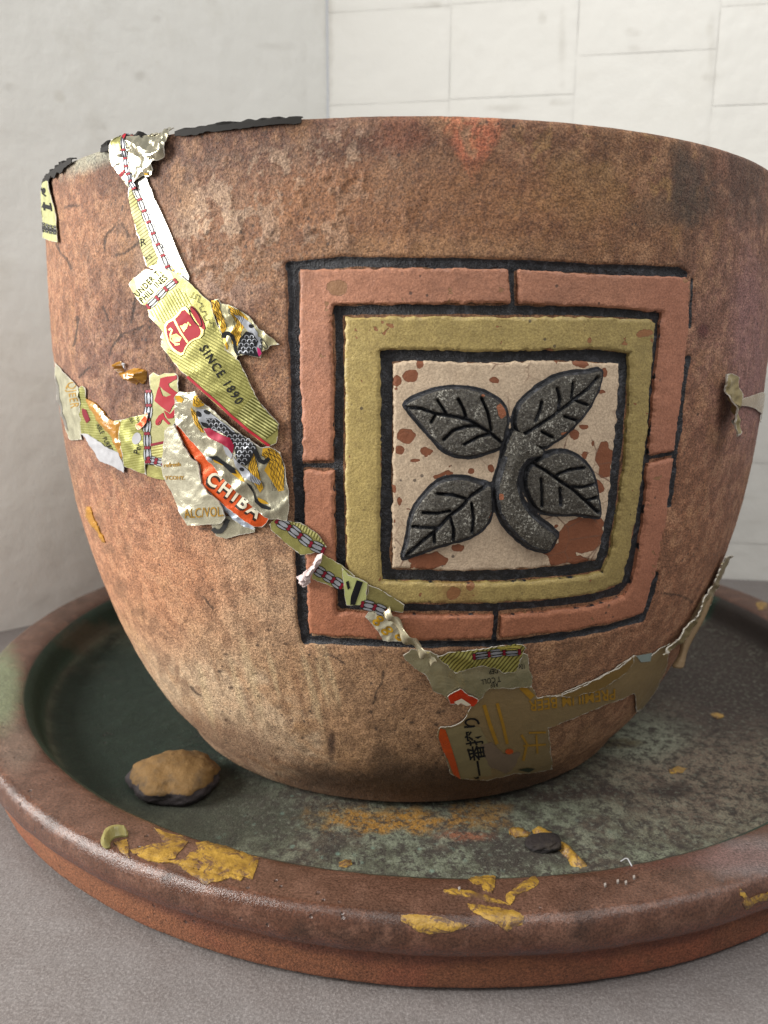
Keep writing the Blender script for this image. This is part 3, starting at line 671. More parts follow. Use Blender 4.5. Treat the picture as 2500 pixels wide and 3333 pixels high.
wr_ = bpy.data.objects.new('block_wall', None); COL.objects.link(wr_); wr_['label'] = 'white painted block wall behind the pot on the right with visible joints'; wr_['category'] = 'wall'
nr = np.array([DR[1], -DR[0], 0])
nr = nr if nr[1] < 0 else -nr
me = plane_mesh('mortar', COR+nr*(-.0025), DR*6, (0, 0, HT), 300, 60, lambda a, b, P: .003*fbm(P*9, 3, 321)); attr_f(me, 'dirt', np.full(len(me.vertices), .0)); link('mortar', me, rm, wr_)
core = box_mesh('wall_core', COR-nr*.03, DR*6, -nr*.5, (0, 0, HT+.1)); attr_f(core, 'dirt', np.zeros(8)); link('wall_core', core, rm, wr_, smooth=False)
cols = [(0.0, .62, 2.855), (.62, 1.235, 2.43), (1.235, 1.885, 2.60), (1.885, 2.52, 2.35), (2.52, 3.16, 2.6), (3.16, 3.8, 2.4), (3.8, 4.4, 2.6), (4.4, 5.05, 2.4), (5.05, 5.7, 2.6)]
bi = 0
for ci, (x0, x1, zj) in enumerate(cols):
    z = zj-.43*int(zj/.43)
    if z > .05: z -= .43
    while z < HT:
        z0 = max(z, 0.0); z1 = min(z+.43, HT); z += .43
        # the block under the top joint of the first two columns is one smooth long course
        if z1-z0 < .06: continue
        bi += 1; g1 = .0015+.001*random.random(); pr = random.uniform(-.0008, .0012)
        w_, h_ = (x1-x0)-2*g1, (z1-z0)-.002
        def hf(a, b, P, w_=w_, h_=h_, pr=pr, bi=bi):
            ex = np.minimum(a, 1-a)*w_; ez = np.minimum(b, 1-b)*h_; e = np.minimum(ex, ez)
            return pr-.0012*(1-ss(0, .022, ex))-.0004*(1-ss(0, .02, ez))+.003*fbm(P*2.5+bi, 3, 331)+.0012*fbm(P*11, 3, 332)
        # non uniform grid for crisp rounded borders
        nu_, nv_ = 48, 34
        me = plane_mesh('block', COR+DR*(x0+g1)+np.array([0, 0, z0+.001]), DR*w_, (0, 0, h_), nu_, nv_, hf)
        a = np.repeat(np.linspace(0, 1, nu_), nv_); b = np.tile(np.linspace(0, 1, nv_), nu_)
        d = np.minimum(np.minimum(a, 1-a)*w_, np.minimum(b, 1-b)*h_); attr_f(me, 'dirt', np.maximum(.04*ss(.03, 0, d), smudges(me)))
        link('block', me, rm, wr_)

# ------------------------------------------------------------------ torn labels, foil, glue: all stuck to the pot
def foil(name, colour, metal=.6, rough=.36, stripes=None, bumpk=.5, fine=60, col2=None, clear=None):
    """stripes: (angle deg, period px, colour, duty)"""
    m, nt, b = mat(name); n = N(nt)
    c = n.mix(n.noise(14, 3, .6), L4(colour), L4(col2 or colour))
    if stripes:
        uv = n.new('ShaderNodeUVMap'); uv.uv_map = 'UVMap'; sx = n.new('ShaderNodeSeparateXYZ'); n.l(uv.outputs[0], sx.inputs[0])
        a = math.radians(stripes[0])
        t = n.math('ADD', n.math('MULTIPLY', sx.outputs[0], math.cos(a)*100/stripes[1]), n.math('MULTIPLY', sx.outputs[1], math.sin(a)*100/stripes[1]))
        fr = n.math('PINGPONG', t, .5); k = n.ramp(fr, [(stripes[3]*.5-.04, 1.0), (stripes[3]*.5+.04, 0.0)])
        c = n.mix(k, c, L4(stripes[2]))
    ef = n.ramp(n.math('MULTIPLY_ADD', n.math('ADD', n.attr('ed'), n.math('MULTIPLY', n.math('SUBTRACT', n.noise(60, 3, .7), .5), 9.0)), .25, .2), [(.3, 1.0), (.5, 0.0)])
    c = n.mix(ef, c, L4('#b9b3a6')); n.l(c, b.inputs['Base Color']); n.l(n.math('MULTIPLY', n.math('SUBTRACT', 1.0, ef), metal), b.inputs['Metallic'])
    n.l(n.ramp(n.noise(30, 3, .6), [(.35, rough-.1), (.65, rough+.12)]), b.inputs['Roughness'])
    h = n.bump(n.noise(fine*2.5, 4, .7), bumpk*.35, .003); h = n.bump(n.noise(11, 3, .6, dist=2.5), bumpk*.35, .010, h); n.l(h, b.inputs['Normal'])
    return m
def inkm(name, colour, rough=.45, metal=0.0):
    m, nt, b = mat(name); n = N(nt); n.l(n.mix(n.noise(50, 3, .6), L4(colour), n.mix(1.0, L4(colour), (.75, .75, .75, 1), 'MULTIPLY')), b.inputs['Base Color'])
    b.inputs['Roughness'].default_value = rough; b.inputs['Metallic'].default_value = metal; b.inputs['Specular IOR Level'].default_value = .25; return m
BLK = inkm('black_print', '#0d0d10', .8); RED = inkm('red_print', '#a01022', .6, 0); DRED = inkm('dark_red_print', '#7c1728', .4, .2)
GRY = inkm('silver_grey_print', '#9fa1a6', .35, .4); YEL = inkm('gold_print', '#c79a2c', .35, .35); CRM = inkm('cream_print', '#d9cfb6'); SHD = inkm('brown_shadow_print', '#2c1b14')
GLD = inkm('gold_line_print', '#c9bd74', .35, .5); OCH = inkm('ochre_letter_print', '#a37a26', .5); WHT = inkm('white_torn_paper', '#aaa9ab', .8)

def subdiv(V, F, lim):
    bm = bmesh.new(); vv = [bm.verts.new((a, b, 0)) for a, b in V]
    for f in F:
        try: bm.faces.new([vv[i] for i in f])
        except ValueError: pass
    bmesh.ops.triangulate(bm, faces=bm.faces)
    for _ in range(5):
        es = [e for e in bm.edges if e.calc_length() > lim]
        if not es: break
        bmesh.ops.subdivide_edges(bm, edges=es, cuts=1); bmesh.ops.triangulate(bm, faces=[f for f in bm.faces if len(f.verts) > 3])
    bm.verts.index_update()
    V = np.array([(v.co.x, v.co.y) for v in bm.verts]); F = [tuple(v.index for v in f.verts) for f in bm.faces]; bm.free(); return V, F
def text2d(s, size, o, ang, sx=1.0, shear=0.0, font=None, spacing=1.0, bold=0.0):
    cu = bpy.data.curves.new('t', 'FONT'); cu.body = s; cu.size = size; cu.space_character = spacing; cu.offset = bold; cu.resolution_u = 3; cu.shear = shear
    ob = bpy.data.objects.new('t', cu); COL.objects.link(ob); dg = bpy.context.evaluated_depsgraph_get()
    me = ob.evaluated_get(dg).to_mesh(); V = np.array([v.co[:2] for v in me.vertices]).reshape(-1, 2); F = [tuple(p.vertices) for p in me.polygons]
    ob.evaluated_get(dg).to_mesh_clear(); bpy.data.objects.remove(ob); bpy.data.curves.remove(cu)
    a = math.radians(ang); V = V*[sx, -1]
    return np.stack([o[0]+V[:, 0]*math.cos(a)-V[:, 1]*math.sin(a), o[1]+V[:, 0]*math.sin(a)+V[:, 1]*math.cos(a)], 1), F
def poly2d(pts):
    r = delaunay_2d_cdt([Vector(p) for p in pts], [(i, (i+1) % len(pts)) for i in range(len(pts))], [], 1, 1e-4)
    V = np.array([tuple(v) for v in r[0]]); return V, [tuple(f) for f in r[2]]
def stroke2d(pts, w, w2=None):
    p = np.array(pts, float); t = np.gradient(p, axis=0); t /= np.hypot(*t.T)[:, None]+1e-9; nn = np.stack([-t[:, 1], t[:, 0]], 1)
    ww = np.linspace(w, w2 if w2 is not None else w, len(p))[:, None]/2
    V = np.concatenate([p+nn*ww, p-nn*ww]); k = len(p); return V, [(i, i+1, k+i+1, k+i) for i in range(k-1)]
def ell2d(cx, cy, a, b, rot=0, n=14):
    t = np.linspace(0, 2*math.pi, n, endpoint=False); x = a*np.cos(t); y = b*np.sin(t); c, s = math.cos(rot), math.sin(rot)
    return np.stack([cx+x*c-y*s, cy+x*s+y*c], 1), [tuple(range(n))]
def ring2d(cx, cy, a, b, w, rot=0, n=16):
    o, _ = ell2d(cx, cy, a, b, rot, n); i, _ = ell2d(cx, cy, max(a-w, .5), max(b-w, .5), rot, n)
    return np.concatenate([o, i]), [(k, (k+1) % n, n+(k+1) % n, n+k) for k in range(n)]
def merge(parts):
    V = []; F = []; o = 0
    for v, f in parts: V.append(v); F += [tuple(i+o for i in q) for q in f]; o += len(v)
    return np.concatenate(V), F
def printed(name, parts, parent, material, hf, eps=.0008, lim=9, clip=None, surf=POT):
    V, F = merge(parts); V, F = subdiv(V, F, lim)
    if clip is not None:
        cen = np.array([V[list(f)].mean(0) for f in F]); k = inside(cen, clip); F = [f for f, q in zip(F, k) if q]
        if not F: return None
    hh = hf(V, None)+eps; X = []
    for (a, b), h_ in zip(V, hh):
        x, nn = surf.hit(a, b); X.append((x+nn*h_)*S)
    X = np.array(X); F2 = []
    for f in F:
        a, b, c = X[f[0]], X[f[1]], X[f[2]]; F2.append(f if np.dot(np.cross(b-a, c-a), CAM*S-a) > 0 else f[::-1])
    used = sorted(set(i for f in F2 for i in f)); mp = {a: b for b, a in enumerate(used)}
    me = bpy.data.meshes.new(name); me.from_pydata([tuple(X[i]) for i in used], [], [tuple(mp[i] for i in f) for f in F2]); me.validate(); attr_f(me, 'ed', np.full(len(used), 30.0))
    uvl = me.uv_layers.new(name='UVMap'); li = np.empty(len(me.loops), np.int32); me.loops.foreach_get('vertex_index', li); uvl.data.foreach_set('uv', (V[used][li]/100).astype(np.float32).ravel())
    return link(name, me, material, parent)
def chain(path, w, parent, hf, links=None, clip=None, red=RED, knot=5.5, fill=GRY):
    p = np.array(path, float); seg = np.hypot(*np.diff(p, axis=0).T); L = seg.sum(); cum = np.concatenate([[0], np.cumsum(seg)])
    k = links or max(1, int(L/42)); st = L/k; A = []; Bk = []; R = []
    def at(s):
        i = min(np.searchsorted(cum, s, side='right')-1, len(seg)-1); t = (s-cum[i])/seg[i]; d = (p[i+1]-p[i])/seg[i]; return p[i]+(p[i+1]-p[i])*t, d
    for q in range(k):
        c, d = at((q+.5)*st); rot = math.atan2(d[1], d[0]); nn = np.array([-d[1], d[0]])
        A.append(ell2d(*c, st*.42, w*.2, rot)); Bk.append(ring2d(*c, st*.47, w*.26, 2.2, rot))
        for sgn in (-1, 1):
            cc = c+nn*sgn*w*.36; Bk.append(ring2d(*cc, st*.46, w*.17, 1.8, rot, 12)); A.append(ell2d(*cc, st*.4, w*.10, rot, 10))
    for q in range(k+1):
        c, d = at(min(q*st, L-1e-6)); nn = np.array([-d[1], d[0]])
        for sgn in (-1, 1):
            cc = c+nn*sgn*knot*.9; R.append(ell2d(*cc, knot, knot, 0, 9)); Bk.append(ring2d(*cc, knot+1.2, knot+1.2, 1.6, 0, 9))
    printed('chain_link', A, parent, fill, hf, .0005, clip=clip); printed('chain_outline', Bk, parent, BLK, hf, .0009, clip=clip); printed('chain_knot', R, parent, red, hf, .0012, clip=clip)

def A_(p): return Z(100, 350, .5425, p)
def B_(p): return Z(100, 1100, .5425, p)
def D_(p): return Z(350, 400, .2261, p)
def B2(p): return Z(350, 800, .3617, p)
def B3(p): return Z(350, 1200, .3617, p)
def E_(p): return Z(800, 1600, .4219, p)
def F_(p): return Z(1200, 2000, .6028, p)
def R6(p): return Z(2150, 1100, .5425, p)
def L6(p): return Z(0, 1900, .7535, p)
def R7(p): return Z(1250, 2300, .7535, p)
def L8(p): return Z(300, 2400, .4219, p)

gold = foil('gold_label_foil', '#8f8b4f', .62, .34, None, .45, col2='#9b965a')
gold_st = foil('gold_striped_foil', '#b5b173', .6, .36, (0, 1, '#000000', 0), .4)
def goldstripe(nm, ang, per, dark='#6b6a32', base='#a5a066', duty=.45, metal=.55, rough=.35): return foil(nm, base, metal, rough, (ang, per, dark, duty), .4)
silver = foil('silver_foil', '#9c9786', .72, .30, None, .8, fine=45, col2='#a9a38f')
crump = foil('crumpled_silver_foil', '#bdb7a2', .88, .20, None, .5, fine=40, col2='#a39d84')
orange = foil('orange_foil', '#d4581f', .35, .33, None, .6, col2='#b8430f')
tan_ = foil('brown_stained_label', '#7f6c4a', .15, .45, None, .5, col2='#8b7550')
blueg = foil('pale_blue_foil_edge', '#aab2bd', .5, .35, None, .5)
def crease(P, sc, amp, seed=0):
    """foil folds: straight creases in several directions, wandering and fading in and out"""
    rs = np.random.RandomState(seed*7+3); h = 0
    wx = n2d(P, sc*2.5, seed, 2)*.55; 
    for k in range(5):
        a = rs.uniform(0, math.pi); lam = sc*rs.uniform(.8, 2.6); t = (P[:, 0]*math.cos(a)+P[:, 1]*math.sin(a))/lam+wx*(1 if k % 2 else -1)+rs.rand()
        tri = 1-2*np.abs(t-np.floor(t)-.5); m = ss(-.15, .45, n2d(P, sc*2, seed+11*k+1, 2)); h = h+tri**1.6*m*lam/sc
    return amp*.72*(h*.55+.35*np.abs(n2d(P, sc*.5, seed+5, 2, .5)))
def HF(base, amp=.0009, sc=40, seed=0, big=0, lift=0):
    return lambda P, e: base+crease(P, sc, amp, seed)+big*n2d(P, sc*2.2, seed+3, 2)
def scrap(name, pts, material, hf, label=None, jag=3, step=7, thick=.0015, surf=POT, **k):
    o = patch(name, pts, pot, material, surf=surf, step=step, hf=hf, thick=thick, jag=jag, **k)
    if label: o['label'] = label
    return o

# 1 crumpled silver foil over the rim
hA = HF(.006, .010, 42, 3, .006)
scrap('foil_wrap', D_([(95,262),(200,235),(330,215),(480,175),(620,140),(800,120),(945,105),(930,200),(885,300),(885,400),(860,500),(800,545),(730,560),(700,600),(712,700),(690,770),(640,790),(570,765),(500,830),(450,870),(400,960),(345,930),(250,810),(185,690),(120,600),(75,520),(110,450),(125,350)]), crump, hA, 'crumpled shiny silver foil folded over the rim', jag=3, step=4)
pA = D_([(300,190),(330,300),(310,400),(315,540),(330,700),(370,790),(410,900),(440,960)])
fw = pot.children[-1]
chain(pA, 20, fw, hA, links=7, knot=3.6)
printed('gold_corner', [poly2d(D_([(150,290),(230,250),(285,240),(280,400),(250,440),(180,410),(145,380)]))], fw, gold, hA, .0012)
printed('red_mark', [poly2d(D_([(230,760),(300,690),(320,720),(255,800)]))], fw, RED, hA, .0012)
printed('yellow_mark', [poly2d(D_([(590,740),(640,745),(650,780),(600,775)]))], fw, YEL, hA, .0012)
# 2 long neck strip: hatched gold left, chain middle, bare silver right
hB = HF(.004, .0012, 60, 7)
neck = scrap('neck_label', D_([(345,930),(330,1000),(330,1080),(350,1180),(370,1300),(405,1400),(430,1480),(450,1600),(480,1640),(490,1760),(520,1860),(560,1970),(585,2060),(760,2150),(880,2290),(1000,2400),(1180,2330),(1190,2212),(1130,2080),(1060,1930),(1000,1780),(930,1600),(850,1420),(780,1260),(700,1080),(640,930),(585,790),(520,800),(450,860),(400,930)]), foil('bright_neck_foil', '#d8d6cc', .55, .30, None, .25, col2='#e4e2d8'), hB, 'long narrow silver neck label strip with a chain border, brightly shining', jag=2)
printed('hatched_band', [poly2d(D_([(345,955),(395,960),(440,1090),(500,1240),(560,1420),(620,1600),(690,1790),(760,1950),(740,2040),(600,2080),(560,1960),(520,1850),(495,1750),(485,1640),(452,1590),(435,1480),(408,1400),(375,1300),(352,1180),(335,1080)]))], neck, goldstripe('hatched_gold', 52, 10, '#6f682c', '#b3ad66', .45, .1, .6), hB, .0005)
chain(D_([(430,950),(500,1120),(575,1320),(650,1500),(720,1690),(800,1850),(880,2050),(970,2230)]), 26, neck, hB, links=8, knot=4.2, fill=inkm('white_print', '#dcdbd6'))
printed('lettering', [text2d('R', 34, D_([(505,1790)])[0], -18, shear=.2), text2d('KS', 20, D_([(590,1990)])[0], -30), text2d('J', 22, D_([(810,1790)])[0], -15)], neck, BLK, hB, .0010)
printed('gold_fleck', [ell2d(*D_([(q+random.uniform(-50,50), 2150+random.uniform(-90,120))])[0], random.uniform(2,6), random.uniform(1.5,3.5), random.random()*3, 7) for q in np.linspace(900,1100,14)], neck, YEL, hB, .0008)

# 3 main label: SINCE 1890
hC = HF(.0075, .0016, 70, 9)
main_o = B2([(585,215),(540,230),(470,225),(380,215),(262,292),(222,350),(250,402),(285,470),(330,512),(380,545),(405,610),(400,640),(470,705),(530,775),(520,880),(505,900),(600,1020),(680,1120),(740,1168),(830,1265),(1000,1420),(1150,1550),(1300,1670),(1400,1760),(1485,1800),(1535,1770),(1562,1600),(1480,1515),(1400,1430),(1350,1350),(1280,1190),(1200,1040),(1110,960),(1060,820),(1000,690),(950,520),(880,455),(810,390),(750,330),(680,270)])
main = scrap('beer_label', main_o, foil('main_gold_foil', '#827e42', .55, .36, None, .3, col2='#8e894c'), hC, 'long gold foil beer label piece with a red crest and the words SINCE 1890', jag=2.5)
# paler upper end
printed('pale_end', [poly2d(B2([(590,222),(470,232),(385,222),(270,300),(300,420),(360,520),(480,470),(640,330)]))], main, foil('pale_label_end', '#b5b27c', .35, .4, None, .3), hC, .0004, clip=main_o)
# thin hatch lines down the label
d1 = np.array([-.46, -.89])
hl = []; h2 = []
z1 = B2([(405,605),(490,520),(650,375),(760,450),(800,540),(720,540),(640,640),(540,700),(500,690)]); z2 = B2([(560,900),(640,960),(705,990),(760,880),(890,830),(890,740),(1000,720),(1110,960),(1200,1040),(1280,1190),(1350,1350),(1180,1530),(1000,1395),(740,1165),(600,1010)])
def hatch(zone, ang, per, w):
    a = math.radians(ang); d = np.array([math.cos(a), math.sin(a)]); nn = np.array([-d[1], d[0]]); c = np.mean(zone, 0); return [stroke2d([c+nn*k*per+d*t for t in np.linspace(-200, 200, 60)], w) for k in range(-28, 29)]
printed('hatch_line', hatch(z1, 62, 9.5, 3.2), main, inkm('olive_print', '#6a672f', .4, .4), hC, .0006, lim=14, clip=z1)
printed('hatch_line', hatch(z2, 30, 9.5, 2.8), main, inkm('olive_print_b', '#6f6c33', .4, .4), hC, .0006, lim=14, clip=z2)
chain(B2([(395,550),(480,470),(550,395),(640,320)]), 26, main, hC, links=3, clip=main_o, knot=5, fill=inkm('white_print_b', '#dcdbd6'))
sh = B2([(545,700),(640,650),(715,545),(770,610),(880,740),(875,820),(790,850),(735,900),(705,985),(640,955),(590,900),(555,800)])
crest_o = smooth_poly(sh, 1); cc = crest_o.mean(0)
crest = printed('crest', [poly2d([tuple(cc+(q-cc)*1.10) for q in crest_o])], main, BLK, hC, .0008)
printed('crest_border', [poly2d([tuple(cc+(q-cc)*1.07) for q in crest_o])], main, GLD, hC, .0011)
printed('crest_field', [poly2d([tuple(q) for q in cc+(crest_o-cc)*.93])], main, RED, hC, .0014)
cr = [stroke2d(B2([(630,665),(690,780),(750,870)]), 6), stroke2d(B2([(585,760),(600,745),(615,760),(600,800),(600,850),(640,880),(680,885)]), 5), stroke2d(B2([(600,820),(650,800),(690,830),(670,860)]), 7), stroke2d(B2([(630,850),(640,895),(670,890)]), 3),
      ell2d(*B2([(645,840)])[0], 12, 9, .3), stroke2d(B2([(690,720),(715,770),(760,690),(775,720)]), 6), ell2d(*B2([(725,730)])[0], 8, 11, .5)]
printed('crest_figure', cr, main, GLD, hC, .0018)
printed('oval_band', [ring2d(*B2([(820,640)])[0], 38, 13, 3, 1.05, 22)], main, BLK, hC, .0018); printed('oval_fill', [ell2d(*B2([(840,650)])[0], 44, 10, 1.05, 20)], main, RED, hC, .0012, clip=main_o); 
printed('key_pattern', [stroke2d([(x, y) for x, y in B2([(800,420),(780,470),(815,480),(825,440),(855,455),(840,510),(870,520),(880,545),(855,560),(870,600),(905,590),(915,620),(890,640),(905,675),(940,665),(950,700),(985,690),(975,735)])], 2.6)], main, BLK, hC, .0014, clip=main_o)
printed('lettering', [text2d('SINCE 1890', 41, B2([(848,925)])[0], 56.5, sx=.86, spacing=1.28, bold=.012*41)], main, BLK, hC, .0014)
printed('lettering', [text2d('UNDER THE', 28, B2([(302,468)])[0], -45, sx=.78, spacing=1.2, bold=.6), text2d('PHILI  INES', 28, B2([(347,522)])[0], -45, sx=.78, spacing=1.1, bold=.6)], main, BLK, hC, .0010, clip=main_o)
printed('red_line', [stroke2d(B2([(745,1175),(850,1270),(1000,1400),(1145,1535),(1300,1665),(1475,1795)]), 8.5)], main, RED, hC, .0012)
printed('plain_margin', [poly2d(B2([(745,1185),(850,1285),(1000,1415),(1145,1550),(1300,1680),(1460,1795),(1400,1765),(1150,1555),(1000,1425),(830,1270)]))], main, gold, hC, .0006)
printed('dark_hatch_end', [poly2d(B2([(1180,1530),(1290,1390),(1350,1350),(1400,1430),(1480,1520),(1555,1600),(1540,1650),(1440,1730),(1310,1640)]))], main, goldstripe('dark_hatched_gold', 122, 9.5, '#55541f', '#b4b073', .6), hC, .0009, clip=main_o)
scrap('silver_edge', B2([(510,775),(545,800),(570,890),(600,930),(680,1010),(730,1090),(735,1160),(680,1120),(600,1010),(500,890)]), silver, HF(.004, .004, 25, 4), 'torn silver margin beside the long gold label', jag=3, step=5)
# 4 golden mane scrap
hD = HF(.005, .003, 34, 12)
mo = B2([(948,492),(1010,480),(1040,520),(1100,530),(1200,570),(1290,650),(1380,750),(1440,790),(1500,830),(1558,890),(1480,905),(1410,955),(1392,1010),(1330,990),(1260,980),(1195,990),(1180,1040),(1130,1060),(1090,1000),(1080,900),(1040,800),(1000,650)])
mane = scrap('mane_label', mo, foil('warm_silver_foil', '#a9a27e', .6, .34, None, .6), hD, 'small torn foil piece with golden mane and black scales, right of the crest', jag=3, step=5)
def hair(path, n_, spread, w, seed, mat_, parent, hf, clip, eps=.0012):
    rs = random.Random(seed); P0 = np.array(path, float); L = []
    for i in range(n_):
        o = (i/(n_-1)-.5)*spread; t = np.gradient(P0, axis=0); t /= np.hypot(*t.T)[:, None]; nn = np.stack([-t[:, 1], t[:, 0]], 1)
        ph = rs.random()*6; q = P0+nn*(o+2.2*np.sin(np.arange(len(P0))*1.3+ph)[:, None]*np.ones(2)*1.0)
        L.append(stroke2d(q, w, w*.6))
    printed('hair_line', L, parent, mat_, hf, eps, clip=clip)
printed('gold_mane', [poly2d(B2([(950,495),(1010,490),(1060,620),(1090,740),(1060,800),(1000,650)])), poly2d(B2([(1100,540),(1200,580),(1280,660),(1230,760),(1190,900),(1140,880),(1130,780),(1180,700)])), poly2d(B2([(1040,800),(1080,830),(1110,900),(1100,940),(1075,880)]))], mane, YEL, hD, .0007, clip=mo)
def bz(p, n_=8):
    p = np.array(p, float); t = np.linspace(0, len(p)-1, n_*(len(p)-1)+1); return np.stack([np.interp(t, range(len(p)), p[:, k]) for k in (0, 1)], 1)
hair(bz(B2([(985,495),(1030,620),(1075,740)])), 5, 22, 1.8, 1, BLK, mane, hD, mo); hair(bz(B2([(1130,555),(1200,640),(1180,780),(1170,880)])), 6, 26, 1.8, 2, BLK, mane, hD, mo)
printed('black_curl', [stroke2d(bz(B2([(1065,830),(1070,795),(1105,785),(1140,810),(1165,870),(1175,940),(1200,985)])), 13, 8)], mane, BLK, hD, .0014, clip=mo)
printed('grey_flame', [poly2d(B2([(1160,620),(1230,640),(1310,700),(1370,780),(1375,850),(1340,850),(1300,790),(1240,720)])), poly2d(B2([(1340,800),(1400,830),(1400,960),(1370,1000),(1350,900)]))], mane, GRY, hD, .0010, clip=mo)
printed('black_scales', [poly2d(B2([(1215,830),(1270,770),(1330,790),(1370,860),(1350,930),(1385,1000),(1300,985),(1220,975),(1195,930)])), ell2d(*B2([(1310,725)])[0], 8, 6, .4)], mane, BLK, hD, .0013, clip=mo)
def scales(poly, r, parent, hf, clip=None, eps=.0018):
    P0 = np.array(poly); lo = P0.min(0); hi = P0.max(0); L = []
    for j, y in enumerate(np.arange(lo[1], hi[1], r*1.25)):
        for x in np.arange(lo[0], hi[0], r*1.7):
            xx = x+(j % 2)*r*.85
            if inside(np.array([[xx, y]]), P0)[0]:
                t = np.linspace(-.3, math.pi+.3, 7); L.append(stroke2d(np.stack([xx+r*.62*np.cos(t), y-r*.62*np.sin(t)+r*.3], 1), r*.26))
    if L: printed('scale_mark', L, parent, GRY, hf, eps, clip=clip, lim=20)
scales(B2([(1215,830),(1270,780),(1330,800),(1360,860),(1350,930),(1375,990),(1300,980),(1220,965),(1200,930)]), 10, mane, hD, mo)
printed('magenta_flame', [poly2d(B2([(1365,910),(1390,930),(1405,970),(1385,1000),(1370,960)]))], mane, inkm('magenta_print', '#b0185e'), hD, .0020)
printed('black_loop', [ring2d(*B2([(1425,885)])[0], 20, 8, 3, 1.0), ring2d(*B2([(1400,915)])[0], 9, 5, 2.4, 1.0)], mane, BLK, hD, .0022, clip=mo)

# 6 left label run (drawn before the pieces that overlap it)
hL = HF(.0035, .0016, 40, 21)
scrap('white_torn_edge', B_([(320,570),(400,690),(430,735),(500,765),(572,805),(575,770),(540,690),(450,640),(360,575)]), WHT, HF(.005, .002, 20, 6), 'white torn paper edge under the left gold label', jag=3, step=5)
lo1 = B_([(300,300),(318,285),(335,300),(345,370),(400,400),(470,480),(500,500),(545,490),(560,760),(520,740),(450,670),(400,640),(340,590),(310,575),(300,430)])
l1 = scrap('striped_label', lo1, goldstripe('gold_stripes_left', 95, 8, '#8a8a44', '#a3a163'), hL, 'gold striped label piece with small black lettering, left side of the band', jag=2.5)
printed('lettering', [text2d(s, 20, B_([(x, y)])[0], 62, sx=.8) for s, x, y in (('ABLE', 400, 520), ('PURE', 440, 600), ('BREW', 470, 650), ('CARE', 500, 690))], l1, BLK, hL, .0009, clip=lo1)
printed('dark_red_spot', [poly2d(B_([(320,420),(345,430),(370,490),(350,510),(325,460)]))], l1, DRED, hL, .001)
lo2 = B_([(545,490),(620,470),(690,455),(740,440),(745,600),(710,640),(705,820),(640,790),(570,765),(565,700),(545,600)])
l2 = scrap('striped_label', lo2, goldstripe('gold_stripes_mid', 80, 8, '#8a8a44', '#a09e5e'), HF(.0045, .003, 30, 22), 'gold striped label piece between amber glue and chain border, with the letters Per', jag=2.5)
printed('lettering', [text2d('Per', 26, B_([(665,700)])[0], -78, shear=.2), text2d('KILL', 14, B_([(600,470)])[0], 60), text2d('NUT', 14, B_([(640,465)])[0], 60)], l2, BLK, HF(.0045, .003, 30, 22), .0010, clip=lo2)
printed('white_scuff', [ell2d(*B_([(650,600)])[0], 14, 20, .3)], l2, WHT, HF(.0045, .003, 30, 22), .0008, clip=lo2)
amber = None
def amber_mat():
    m, nt, b = mat('amber_glue'); n = N(nt); n.l(n.mix(n.noise(25, 3, .6), L4('#b8841c'), L4('#8d5a12')), b.inputs['Base Color']); b.inputs['Roughness'].default_value = .3
    n.l(n.bump(n.noise(30, 4, .6), .5, .012), b.inputs['Normal']); b.inputs['Coat Weight'].default_value = .4; return m
amber = amber_mat()
scrap('amber_glue', B_([(345,370),(380,375),(430,420),(480,490),(550,500),(545,580),(565,700),(555,730),(530,680),(500,610),(470,560),(420,510),(370,430)]), amber, lambda P, e: .0055+.004*ss(0, 10, e)+.002*n2d(P, 18, 3), 'flat amber glue streak across the gold striped label', step=5, thick=.004)
scrap('amber_glue', B_([(515,150),(545,140),(562,165),(565,205),(590,195),(625,178),(660,185),(698,200),(698,240),(688,275),(668,262),(640,280),(600,265),(570,240),(540,220),(525,185)]), amber, lambda P, e: .004+.020*ss(0, 14, e)+.008*n2d(P, 14, 8), 'lumpy amber glue blob left of the red ribbon tag', step=4, jag=3, thick=.01)
scrap('glue_fleck', B_([(562,150),(580,155),(578,190),(565,180)]), WHT, lambda P, e: .006+.008*ss(0, 6, e), None, step=4)
# silver piece at the far left
hS = HF(.004, .003, 30, 31)
so = B_([(152,140),(190,185),(240,240),(300,295),(310,380),(305,470),(318,610),(290,615),(245,610),(225,560),(205,470),(182,380),(165,290)])
s1 = scrap('silver_label', so, foil('dull_silver_foil', '#a39f86', .45, .4, None, .6), hS, 'dull silver label wrapping round the left side with faint gold letters', jag=3)
printed('lettering', [text2d('QJEER', 40, B_([(235,265)])[0], 82, sx=.75, spacing=1.1)], s1, OCH, hS, .0008, clip=so)
printed('grey_blot', [poly2d(B_([(165,220),(185,300),(205,420),(240,560),(215,520),(185,400),(168,300)]))], s1, inkm('grey_blot_print', '#77736c'), hS, .0009)
